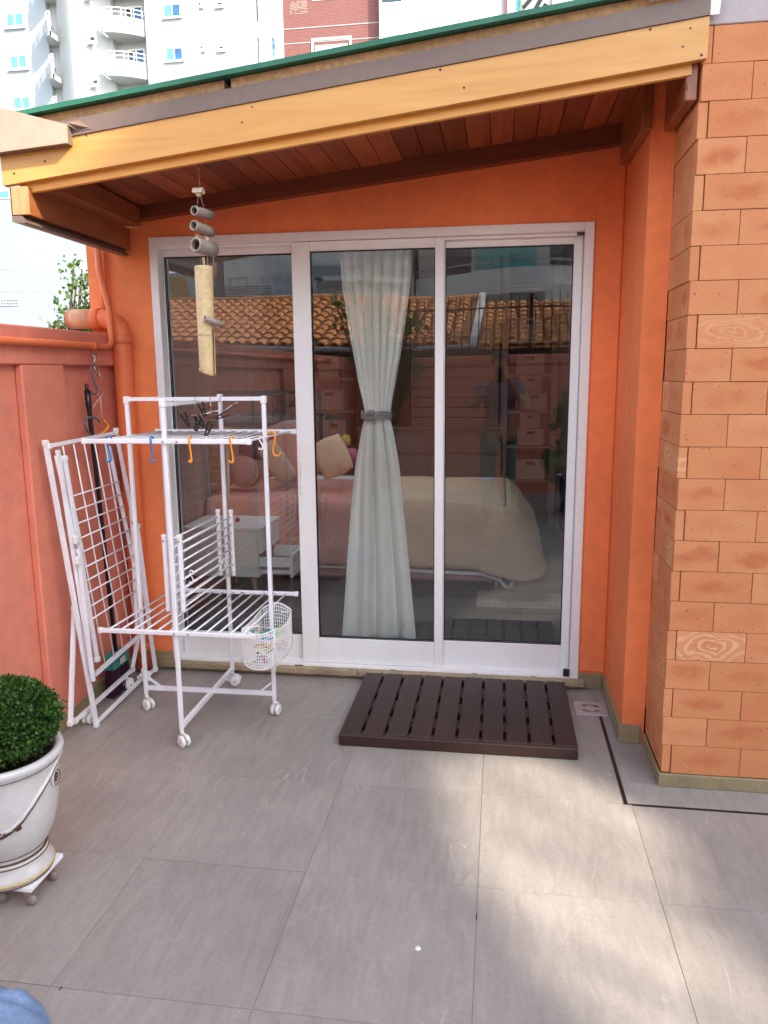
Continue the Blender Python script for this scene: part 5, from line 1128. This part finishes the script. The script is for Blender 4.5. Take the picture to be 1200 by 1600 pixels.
# ---- peg basket
bk = thing('peg_basket', (-1.08, -.66, .40), 'white perforated plastic basket of coloured pegs hung from the lower shelf', 'basket')
by0, by1 = -.80, -.52
p0, p1 = aty(381, 1044, by0), aty(428, 984, by0); bx0, bx1, bz0, bz1 = p0.x, p1.x, p0.z, p1.z
def gridpanel(fn, nu, nv, rr, name):
    p = MB()
    for i in range(nu + 1): p.tube([fn(i / nu, j / 8) for j in range(9)], rr, 5)
    for j in range(nv + 1): p.tube([fn(i / 12, j / nv) for i in range(13)], rr, 5)
    o = p.build(name, m_plas, bk); o['kind'] = 'stuff'; return o
def topz(u): return bz1 + .0 - (.022 * math.sin(math.pi * min(1, u * 1.0))) 
def botz(u): return bz0 + .032 * (abs(2 * u - 1) ** 3.5)
gridpanel(lambda u, v: (bx0 + (bx1 - bx0) * u, by0 - .01 * math.sin(math.pi * u), botz(u) + (topz(u) - botz(u)) * v), 14, 12, .0017, 'front_panel')
gridpanel(lambda u, v: (bx0 + (bx1 - bx0) * u, by1 + .006 * math.sin(math.pi * u), botz(u) + (bz1 + .03 * math.sin(math.pi * u) - botz(u)) * v), 14, 12, .0017, 'back_panel')
gridpanel(lambda u, v: (bx1 + .012 * math.sin(math.pi * u), by0 + (by1 - by0) * u, bz0 + .012 + (bz1 - bz0 - .03 + .02 * abs(2 * u - 1) ** 2) * v), 20, 11, .0017, 'side_panel')
gridpanel(lambda u, v: (bx0 - .012 * math.sin(math.pi * u), by0 + (by1 - by0) * u, bz0 + .012 + (bz1 - bz0 - .03 + .02 * abs(2 * u - 1) ** 2) * v), 20, 11, .0017, 'side_panel')
MB().rbox((bx0 + .025, by0, bz0), (bx1 - .025, by1, bz0 + .004), .001).build('bottom', m_plas, bk)
rim = [(bx0 + (bx1 - bx0) * i / 12, by0 - .01 * math.sin(math.pi * i / 12), topz(i / 12)) for i in range(13)]
MB().tube(rim, .0035, 6).build('rim', m_plas, bk); MB().tube([(q_[0], q_[1], botz(i / 12)) for i, q_ in enumerate(rim)], .003, 6).build('rim', m_plas, bk)
MB().tube([(q_[0], by1 + .006 * math.sin(math.pi * i / 12), bz1 + .03 * math.sin(math.pi * i / 12)) for i, q_ in enumerate(rim)], .0035, 6).build('rim', m_plas, bk)
for x in (bx0, bx1): MB().tube([(x, by0, bz0 + .016), (x, by0, bz1)], .0035, 6).build('rim', m_plas, bk)
zs = .50
for x in (bx0 + .01, bx1 - .004):
    MB().tube([(x, by0, bz1), ((x + bx0 + .05) / 2 if x < bx0 + .05 else x - .02, by0 + .03, (bz1 + zs) / 2 + .01), (bx0 + .055, by0 + .04, zs + .022)], .003, 6).build('strap', m_plas, bk)
MB().tube([(bx1, by1, bz1), (bx1 - .01, by1 + .01, (bz1 + zs) / 2), (bx1 - .04, by1 - .02, zs + .020)], .003, 6).build('strap', m_plas, bk)
MB().tube([(bx0 + .045, by0 + .04, zs + .010), (bx0 + .05, by0 + .04, zs + .030), (bx0 + .064, by0 + .04, zs + .024), (bx0 + .064, by0 + .04, zs + .0)], .0035, 6).build('strap_hook', m_plas, bk)
cx_ = (bx0 + bx1) / 2; st_ = MB()
for k in range(5):
    a = math.pi / 2 + k * 2 * math.pi / 5; v = Vector((math.cos(a), 0, math.sin(a))); w2 = Vector((-v.z, 0, v.x)); c = Vector((cx_ + .0, by0 - .0135, (bz0 + bz1) / 2 - .012)); st_.prism([c - w2 * .006, c + w2 * .006, c + v * .019], (0, .0015, 0))
st_.build('star', m_plas, bk)
pcol = [mat('peg_' + n_, c_, .4) for n_, c_ in (('red', (.6, .03, .05)), ('green', (.15, .5, .03)), ('yellow', (.75, .5, .03)), ('blue', (.03, .2, .5)), ('pink', (.7, .2, .35)), ('teal', (.02, .4, .4)))]
rg = random.Random(5); pm_ = None
for k in range(26):
    if pm_ is None:
        pass
    c = Vector((rg.uniform(bx0 + .02, bx1 - .02), rg.uniform(by0 + .02, by1 - .02), bz0 + .012 + rg.random() ** 1.8 * (bz1 - bz0 - .045)))
    d = rnd_dir(rg) * .028; d.z *= .4; o = MB().bar(c - d + Vector((0, 0, .003)), c + d + Vector((0, 0, .003)), .009, .006).bar(c - d * .9 - Vector((0, 0, .004)), c + d * .9 - Vector((0, 0, .001)), .009, .005).build('coloured_peg', pcol[k % 6], None, origin=c)
    tag(o, '%s clothes peg among the pegs heaped in the white perforated basket' % ('red', 'green', 'yellow', 'blue', 'pink', 'teal')[k % 6], 'peg', '%s pegs in the basket' % ('red', 'green', 'yellow', 'blue', 'pink', 'teal')[k % 6])

# ---- wind chime
wc = thing('wind_chime', aty(310, 256, -.80), 'bamboo wind chime hanging from the eaves before the left panel', 'wind chime')
m_bam = mat('pale_bamboo', (.62, .48, .26), .5, .4, n1=(6, .10), n2=(50, .12), bump=(40, .3, .002), stain=((.35, .2, .08), 9, .55, .8, .6)); m_bamg = mat('grey_bamboo', (.36, .31, .28), .5, .4, n1=(9, .15), n2=(60, .12), stain=((.2, .12, .06), 14, .5, .8, .6)); m_dark = mat('bamboo_inside', (.02, .012, .008), .9)
m_cord = mat('nylon_cord', (.5, .42, .33), .6)
def wy(px, py, y=-.80): return aty(px, py, y)
MB().tube([wy(309, 250), wy(307, 256), wy(308, 262), wy(311, 264), wy(312, 257)], .0016, 6).build('eave_hook', m_steel, wc)
MB().tube([wy(311, 263), wy(311, 278), wy(312, 292)], .0012, 5).build('cord', m_cord, wc)
c = wy(310, 297); p = MB()
for k in range(9):
    a0_, a1_ = math.pi * k / 9, math.pi * (k + 1) / 9
    p.hexa([(c.x - .02, c.y - .018 * math.cos(a0_), c.z - .012 + .022 * math.sin(a0_)), (c.x + .02, c.y - .018 * math.cos(a0_), c.z - .012 + .022 * math.sin(a0_)), (c.x + .02, c.y - .018 * math.cos(a1_), c.z - .012 + .022 * math.sin(a1_)), (c.x - .02, c.y - .018 * math.cos(a1_), c.z - .012 + .022 * math.sin(a1_))] + [(c.x + sx * .02, c.y - .015 * math.cos(a_), c.z - .012 + .019 * math.sin(a_)) for sx, a_ in ((-1, a0_), (1, a0_), (1, a1_), (-1, a1_))])
p.build('top_cap', mat('cream_bamboo', (.75, .68, .55), .5), wc); MB().lathe([(0, -.012), (.010, -.010), (.013, .006), (0, .008)], wy(311, 303), 12).build('bead', m_bam, wc)
for (a, b) in (((310, 306), (308, 324)), ((313, 306), (319, 326)), ((309, 341), (309, 352)), ((321, 343), (322, 360)), ((313, 398), (313, 416)), ((324, 400), (325, 416)), ((333, 398), (334, 416))): MB().tube([wy(*a), wy(*b)], .0008, 4).build('cord', m_cord, wc)
def btube(a, b, r, n_='tube', mt=m_bamg, ya=-.865, yb3=-.765):
    A1, B1 = aty(*a, ya), aty(*b, yb3); d = (B1 - A1).normalized(); M = d.to_track_quat('Z', 'Y').to_matrix(); L1 = (B1 - A1).length
    o = MB().lathe([(r * .72, .001), (r * .80, -.001), (r * .98, 0), (r, .004), (r * .97, L1 * .5), (r * .99, L1), (r * .76, L1), (r * .74, .002)], A1, 22, M).build(n_, mt, wc)
    MB().lathe([(0, .02), (r * .735, .02)], A1, 16, M).build('hollow', m_dark, o)
btube((303, 329), (330, 336), .0185); btube((302, 352), (331, 363), .020); btube((305, 382), (334, 391), .0285)
MB().tube([wy(309, 366, -.81), wy(310, 376, -.81)], .009, 10).build('spacer', m_bam, wc); MB().tube([wy(322, 370, -.79), wy(324, 380, -.79)], .008, 10).build('spacer', m_bam, wc)
MB().tube([wy(318, 402), wy(319, 418)], .005, 8).build('spacer', m_bam, wc)
A1, B1 = wy(318, 416), wy(325, 588); d = (B1 - A1).normalized(); M = d.to_track_quat('Z', 'Y').to_matrix(); L1 = (B1 - A1).length; r = .0355
p = MB(); n = 26; ring = 30; vs = []
def rr_(t): return r * (1 - .10 * t) * (1 + .025 * math.exp(-((t - .62) / .012) ** 2)) * (1 - .0 * t)
for j in range(ring + 1):
    t = j / ring
    for k in range(n):
        a = 2 * math.pi * k / n; rr3 = rr_(t); cut = 0
        vs.append(A1 + M @ Vector((rr3 * math.cos(a), rr3 * math.sin(a), L1 * t - (0 if j < ring else .035 * (1 - math.cos(a + 1.1)) * .5))))
p.add(vs, [(j * n + k, j * n + (k + 1) % n, (j + 1) * n + (k + 1) % n, (j + 1) * n + k) for j in range(ring) for k in range(n) if not (k in (19, 20) and j > 16)], True)
o = p.build('sounding_cane', m_bam, wc); o.modifiers.new('t', 'SOLIDIFY').thickness = .004
MB().lathe([(rr_(.62) + .0006, -.0012), (rr_(.62) + .0016, 0), (rr_(.62) + .0006, .0012)], A1 + d * (L1 * .62), 26, M).build('node_ring', m_bamg, o)
btube((320, 497), (346, 507), .0125, 'cross_tube', m_bamg, -.85, -.80)

# ---- planter with boxwood ball on its wheeled stand
m_pot = mat('glazed_cream_pot', (.60, .60, .60), .28, .5, n1=(4, .08), n2=(40, .05), bump=(14, .2, .003), coat=.3, stain=((.30, .28, .27), 55, .66, .72, .5)); m_glz = mat('brown_glaze_line', (.10, .045, .02), .4, .4, n1=(30, .4), n2=(90, .3)); m_ochre = mat('ochre_foot', (.55, .43, .22), .4, .4, n1=(9, .25), n2=(60, .1))
ZD = .080
fc = atz(16, 1343, ZD + .03); PX, PY = fc.x, fc.y
dl = thing('plant_dolly', (PX, PY, 0), 'low white wheeled plant stand under the glazed pot', 'plant stand')
c1 = atz(102, 1333, ZD); c2 = atz(45, 1388, ZD)
dx1 = (c1.x + c2.x) / 2; dy0, dy1 = c2.y, max(c1.y, PY + .02)
MB().rbox((dx1 - .30, dy0, ZD - .016), (dx1, dy0 + .05, ZD), .002).build('slat', m_rack, dl); MB().rbox((dx1 - .05, dy0 + .0505, ZD - .016), (dx1, dy1 - .0505, ZD), .002).build('slat', m_rack, dl)
MB().rbox((dx1 - .30, dy1 - .05, ZD - .016), (dx1, dy1, ZD), .002).build('slat', m_rack, dl); MB().rbox((dx1 - .30, dy0 + .0505, ZD - .016), (dx1 - .25, dy1 - .0505, ZD), .002).build('slat', m_rack, dl); MB().rbox((dx1 - .249, dy0 + .07, ZD - .016), (dx1 - .051, dy1 - .07, ZD), .002).build('slat', m_rack, dl)
m_dull = mat('dull_caster', (.28, .24, .22), .5, .4)
for (x, y) in ((dx1 - .03, dy0 + .03), (dx1 - .03, dy1 - .03), (dx1 - .27, dy0 + .03), (dx1 - .27, dy1 - .03), (dx1 - .13, dy0 + .03)):
    o = MB().bar((x, y, .034), (x, y, ZD - .0165), .022, .012).build('caster', m_steel, dl); MB().lathe([(0, -.008), (.014, -.008), (.017, -.004), (.017, .004), (.014, .008), (0, .008)], (x + .006, y, .017), 16, Matrix.Rotation(R(90), 3, 'X') ).build('wheel', m_dull, o)
pt = thing('planter', (PX, PY, ZD), 'antique cream glazed urn planter with brown swag and round medallion', 'planter')
Z0 = ZD + .0005
zr = aty(97, 1180, PY).z; RR = abs(aty(98, 1180, PY).x - PX)
H_ = zr - Z0
prof = [(.0, 0), (.112, 0), (.119, .006), (.122, .016), (.118, .028), (.110, .040), (.108, .052), (.108, .064), (.101, .076), (.104, .084), (.113, .096), (.128, .125), (.141, .165), (.149, .21), (.153, .26), (.155, .30), (.157, .33), (.162, .345), (.172, .356), (.175, .366), (.172, .376), (.160, .378), (.150, .372), (.145, .34), (.14, .31), (0, .31)]
kz = H_ / .372; kr = RR / .174 * .87
def pr(z):   # radius at height z above the base
    zz = z / kz
    for (ra_, za_), (rb_2, zb_5) in zip(prof[1:], prof[2:]):
        if za_ <= zz <= zb_5 and zb_5 > za_: return (ra_ + (rb_2 - ra_) * (zz - za_) / (zb_5 - za_)) * kr
    return .16 * kr
MB().lathe([(a * kr, b * kz) for a, b in prof], (PX, PY, Z0), 56).build('pot', m_pot, pt)
def lring(z, name, mtx, rr=.003, dr=.001): MB().tube([(PX + (pr(z) + dr) * math.cos(a), PY + (pr(z) + dr) * math.sin(a), Z0 + z) for a in [2 * math.pi * k / 48 for k in range(49)]], rr, 6, cap=False).build(name, mtx, pt)
lring(.072 * kz, 'glaze_line', m_glz, .0035); lring(.060 * kz, 'glaze_line', m_glz, .002); lring(.090 * kz, 'glaze_line', m_glz, .0013); lring(.344 * kz, 'glaze_line', m_glz, .0012, .0005); lring(.004, 'glaze_line', m_glz, .003)
lring(.016 * kz, 'foot_band', m_ochre, .006, -.003)
sw_ = [(26, .340), (12, .322), (-2, .300), (-15, .275), (-27, .245), (-38, .215), (-50, .192), (-64, .178), (-82, .170), (-100, .172), (-125, .19)]
def onpot(a, z, dr=.0): an = R(a); return Vector((PX + (pr(z * kz) + dr) * math.cos(an), PY + (pr(z * kz) + dr) * math.sin(an), Z0 + z * kz))
MB().tube([onpot(a, z, .0015) for a, z in sw_], [.004] * len(sw_), 8).build('swag', m_glz, pt); MB().tube([onpot(a, z + .010, .001) for a, z in sw_], .006, 8).build('swag', m_pot, pt)
lfm = MB(); rg = random.Random(8)
for k in range(60):
    a = rg.uniform(-66, -40); z = .181 + .0008 * max(0, a + 66) + rg.uniform(-.006, .010); c = onpot(a, z, .003); lfm.lathe([(0, -.003), (.0045, 0), (0, .003)], c, 5)
lfo = lfm.build('swag_leaves', m_glz, pt); lfo['kind'] = 'stuff'
nrm = Vector((math.cos(R(10)), math.sin(R(10)), 0)); c = onpot(10, .288, .0005); M = nrm.to_track_quat('Z', 'Y').to_matrix()
md_ = MB().lathe([(0, .003), (.019, .003), (.023, .006), (.027, .004), (.028, 0)], c, 28, M).build('medallion', m_pot, pt)
MB().lathe([(.020, .0052), (.022, .0068), (.024, .0060)], c, 28, M).build('medallion_ring', m_glz, md_)
fm = MB()
for k in range(8): a = k * math.pi / 4; fm.lathe([(0, .006), (.0045, .004), (.005, .003)], c + M @ Vector((.011 * math.cos(a), .011 * math.sin(a), 0)), 8, M)
fm.lathe([(0, .007), (.004, .005), (.005, .003)], c, 8, M); fm.build('medallion_relief', m_glz, md_)
MB().lathe([(0, .345 * kz), (.144 * kr, .340 * kz)], (PX, PY, Z0), 32).build('soil', mat('potting_soil', (.03, .02, .012), .95, n1=(40, .4), bump=(60, .8, .01)), pt)
# boxwood ball
bc = Vector((PX + .002, PY, aty(20, 1128, PY).z)); BRX = abs(aty(92, 1120, PY).x - bc.x) * .86; BRZ = (aty(30, 1062, PY).z - bc.z) * .88
bx_ = thing('boxwood_ball', (PX, PY, Z0 + .34 * kz), 'clipped round boxwood ball growing in the cream urn', 'shrub')
rg = random.Random(11)
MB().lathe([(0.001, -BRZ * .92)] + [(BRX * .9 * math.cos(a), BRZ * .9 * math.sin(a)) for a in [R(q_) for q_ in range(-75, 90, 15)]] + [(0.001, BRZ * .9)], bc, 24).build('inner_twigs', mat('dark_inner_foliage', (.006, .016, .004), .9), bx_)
MB().tube([(PX, PY, Z0 + .33 * kz), (PX, PY, bc.z - BRZ * .8)], .012, 8).build('stem', m_bark, bx_)
lf = MB()
for k in range(12000):
    v = rnd_dir(rg); lump = 1 + .035 * mnoise.noise(v * 3.5) + .03 * mnoise.noise(v * 9)
    rad = (.86 + .15 * rg.random() ** .6) * lump; pp3 = Vector((v.x * BRX * rad, v.y * BRX * rad, v.z * BRZ * rad)) + bc
    if pp3.z < bc.z - BRZ * .98 or mnoise.noise(v * 6.5) < -.42: continue
    leaf(lf, pp3, v * .55 + rnd_dir(rg) * .8, rg.uniform(.009, .0155), rg)
for k in range(70):
    v = rnd_dir(rg); v.z = abs(v.z) * .8; c9 = Vector((v.x * BRX, v.y * BRX, v.z * BRZ)) * .98 + bc
    for q9 in range(5): leaf(lf, c9 + v * (.005 * q9), v * .6 + rnd_dir(rg) * .7, .013, rg)
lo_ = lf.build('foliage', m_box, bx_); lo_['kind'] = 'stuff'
# blue cloth at the very corner
cb_ = atz(0, 1640, 0)
def bfn(u, v):
    a = u * 2 * math.pi; r = .19 * v * (1 + .06 * math.sin(a * 3 + 1) + .03 * math.sin(a * 7)); h = .10 * (1 - v ** 3) ** .8 + .012 * mnoise.noise(Vector((math.cos(a) * v * 5, math.sin(a) * v * 5, 1))) + .01 * math.sin(a * 9 + v * 6) * v * (1 - v)
    return (cb_.x - .075 + r * math.cos(a), cb_.y - .02 + r * math.sin(a), max(.002, h))
tag(MB().grid(bfn, 72, 22).build('blue_cushion', mat('light_blue_fleece', (.19, .28, .44), .95, .1, n1=(9, .2), n2=(90, .12), bump=(70, .6, .004))), 'light blue soft cushion cut off by the bottom left corner', 'cushion')
# litter between tiles
for (px, py, l) in ((744, 1438, .03), (417, 1151, .02), (92, 1547, .012)):
    c = atz(px, py, .001); tag(MB().bar(c, c + Vector((.002, l, 0)), .003, .001).build('twig', m_black, None, origin=c), {744: 'thin dark sliver lying in the tile joint near the centre', 417: 'small dark speck of dirt below the open rack', 92: 'tiny dark crumb near the blue cushion'}[px], 'debris')
# added unseen branches before the blocker slot, thinning the light patch
tips = [(10.6, -9.5 + (k % 6) * .4, 8.15 + (k // 6) * .55 + (k % 2) * .2) for k in range(18)]

st2 = shrub((10.3, -8.6, -.3), tips, 'unseen slender tree added before the blocker slot to soften the light patch', 'tree', 'filter_tree', leafs=6, ls=.085, seed=21, clump=.26, spread=.30)

# ---- the photographer, mirrored in the glass
pe = thing('person', (0, -4.2, 0), 'person in a lilac grey shirt holding up a phone opposite the door', 'person')
def skin_mesh(name, verts, edges, radii, mt, root=0, sub=2, par=pe):
    me = bpy.data.meshes.new(name); me.from_pydata(verts, edges, []); o = bpy.data.objects.new(name, me); COL.objects.link(o); o.parent = par; o.location = -Vector(par.location)
    md = o.modifiers.new('skin', 'SKIN'); md.use_smooth_shade = True
    lay = me.skin_vertices[0].data if me.skin_vertices else None
    if lay is None:
        bm = bmesh.new(); bm.from_mesh(me); bm.verts.layers.skin.verify(); bm.to_mesh(me); bm.free(); lay = me.skin_vertices[0].data
    for i, r_ in enumerate(radii):
        lay[i].radius = r_ if isinstance(r_, tuple) else (r_, r_); lay[i].use_root = (i == root)
    ss = o.modifiers.new('sub', 'SUBSURF'); ss.levels = sub; ss.render_levels = sub; me.materials.append(mt); return o
m_skin = mat('skin', (.42, .24, .16), .55, .3); m_shirt = mat('lilac_grey_shirt', (.20, .16, .24), .9, .1); m_trous = mat('grey_green_trousers', (.16, .19, .16), .9, .1); m_hair = mat('dark_grey_hair', (.05, .045, .045), .7)
py0 = -4.22
V = [(0, py0, .98), (0, py0, 1.20), (0, py0 + .01, 1.40), (0, py0 + .01, 1.50), (0, py0 + .03, 1.60), (0, py0 + .045, 1.70), (0, py0 + .04, 1.765)]
Ed = [(i, i + 1) for i in range(6)]; Rd = [(.16, .11), (.145, .10), (.16, .10), (.06, .06), (.058, .062), (.078, .095), (.055, .065)]
def chain(base, pts, rs):
    i0 = len(V)
    for k, p in enumerate(pts): V.append(p); Rd.append(rs[k]); Ed.append((base if k == 0 else i0 + k - 1, i0 + k))
    return len(V) - 1
for s_ in (-1, 1):
    chain(0, [(.10 * s_, py0, .88), (.11 * s_, py0 + .01, .50), (.115 * s_, py0, .10), (.12 * s_, py0 + .08, .045), (.125 * s_, py0 + .16, .035)], [.092, .062, .042, (.042, .035), (.04, .025)])
    hnd = chain(2, [(.19 * s_, py0, 1.42), (.27 * s_, py0 + .05, 1.20), (.15 * s_, py0 + .22, 1.38), (.085 * s_, py0 + .30, 1.49), (.066 * s_, py0 + .325, 1.525)], [.062, .045, .034, .026, (.022, .032)])
    for k in range(4): chain(hnd, [(.052 * s_, py0 + .352, 1.505 + k * .021), (.042 * s_, py0 + .362, 1.507 + k * .021), ((.028 + .004 * (k % 2)) * s_, py0 + .3625, 1.508 + k * .021)], [.0085, .008, .0065])
    chain(hnd, [(.05 * s_, py0 + .325, 1.50), (.038 * s_, py0 + .333, 1.515), (.026 * s_, py0 + .336, 1.525)], [.010, .009, .007])
skin_mesh('body', V, Ed, Rd, m_skin)
f_ = MB(); f_.lathe([(0, -.016), (.010, -.012), (.014, .0), (.008, .016), (0, .022)], (0, py0 + .142, 1.675), 10); f_.build('nose', m_skin, pe)
for s_ in (-1, 1): MB().lathe([(0, -.008), (.011, 0), (0, .008)], (.031 * s_, py0 + .128, 1.705), 10).build('eye', m_white, pe); MB().lathe([(0, -.028), (.012, -.012), (.014, .012), (0, .03)], (.082 * s_, py0 + .045, 1.695), 10).build('ear', m_skin, pe)
MB().bar((-.024, py0 + .137, 1.640), (.024, py0 + .137, 1.640), .006, .008).build('mouth', mat('lips', (.3, .1, .09), .5), pe)
hv = []
def hfn(u, v):
    a = u * 2 * math.pi; e = R(-8 + 98 * v); fr_ = max(0, math.sin(a)); e2 = e if True else e; z0 = .030 * fr_ * (1 - v)
    return (.094 * math.cos(a) * math.cos(e), py0 + .035 + .112 * math.sin(a) * math.cos(e), 1.705 + z0 + .095 * math.sin(e))
MB().grid(hfn, 28, 10).build('hair', m_hair, pe)
V = [(0, py0, 1.0), (0, py0, 1.20), (0, py0 + .01, 1.40), (0, py0 + .01, 1.47), (.19, py0, 1.42), (.235, py0 + .025, 1.30), (-.19, py0, 1.42), (-.235, py0 + .025, 1.30)]
skin_mesh('shirt', V, [(0, 1), (1, 2), (2, 3), (2, 4), (4, 5), (2, 6), (6, 7)], [(.175, .125), (.16, .115), (.175, .115), (.075, .08), .075, .062, .075, .062], m_shirt)
V = [(0, py0, .98), (.10, py0, .88), (.11, py0 + .01, .50), (.115, py0, .10), (-.10, py0, .88), (-.11, py0 + .01, .50), (-.115, py0, .10)]
skin_mesh('trousers', V, [(0, 1), (1, 2), (2, 3), (0, 4), (4, 5), (5, 6)], [(.17, .12), .10, .072, .055, .10, .072, .055], m_trous)
phn = thing('phone', (0, -3.867, 1.55), 'black phone held upright by the photographer', 'phone')
MB().rbox((-.037, -3.872, 1.468), (.037, -3.864, 1.625), .003).build('case', m_black, phn)
MB().lathe([(0, .0), (.006, 0), (.007, .0015)], (-.02, -3.8636, 1.60), 14, Matrix.Rotation(R(90), 3, 'X')).build('lens', m_pane, phn)
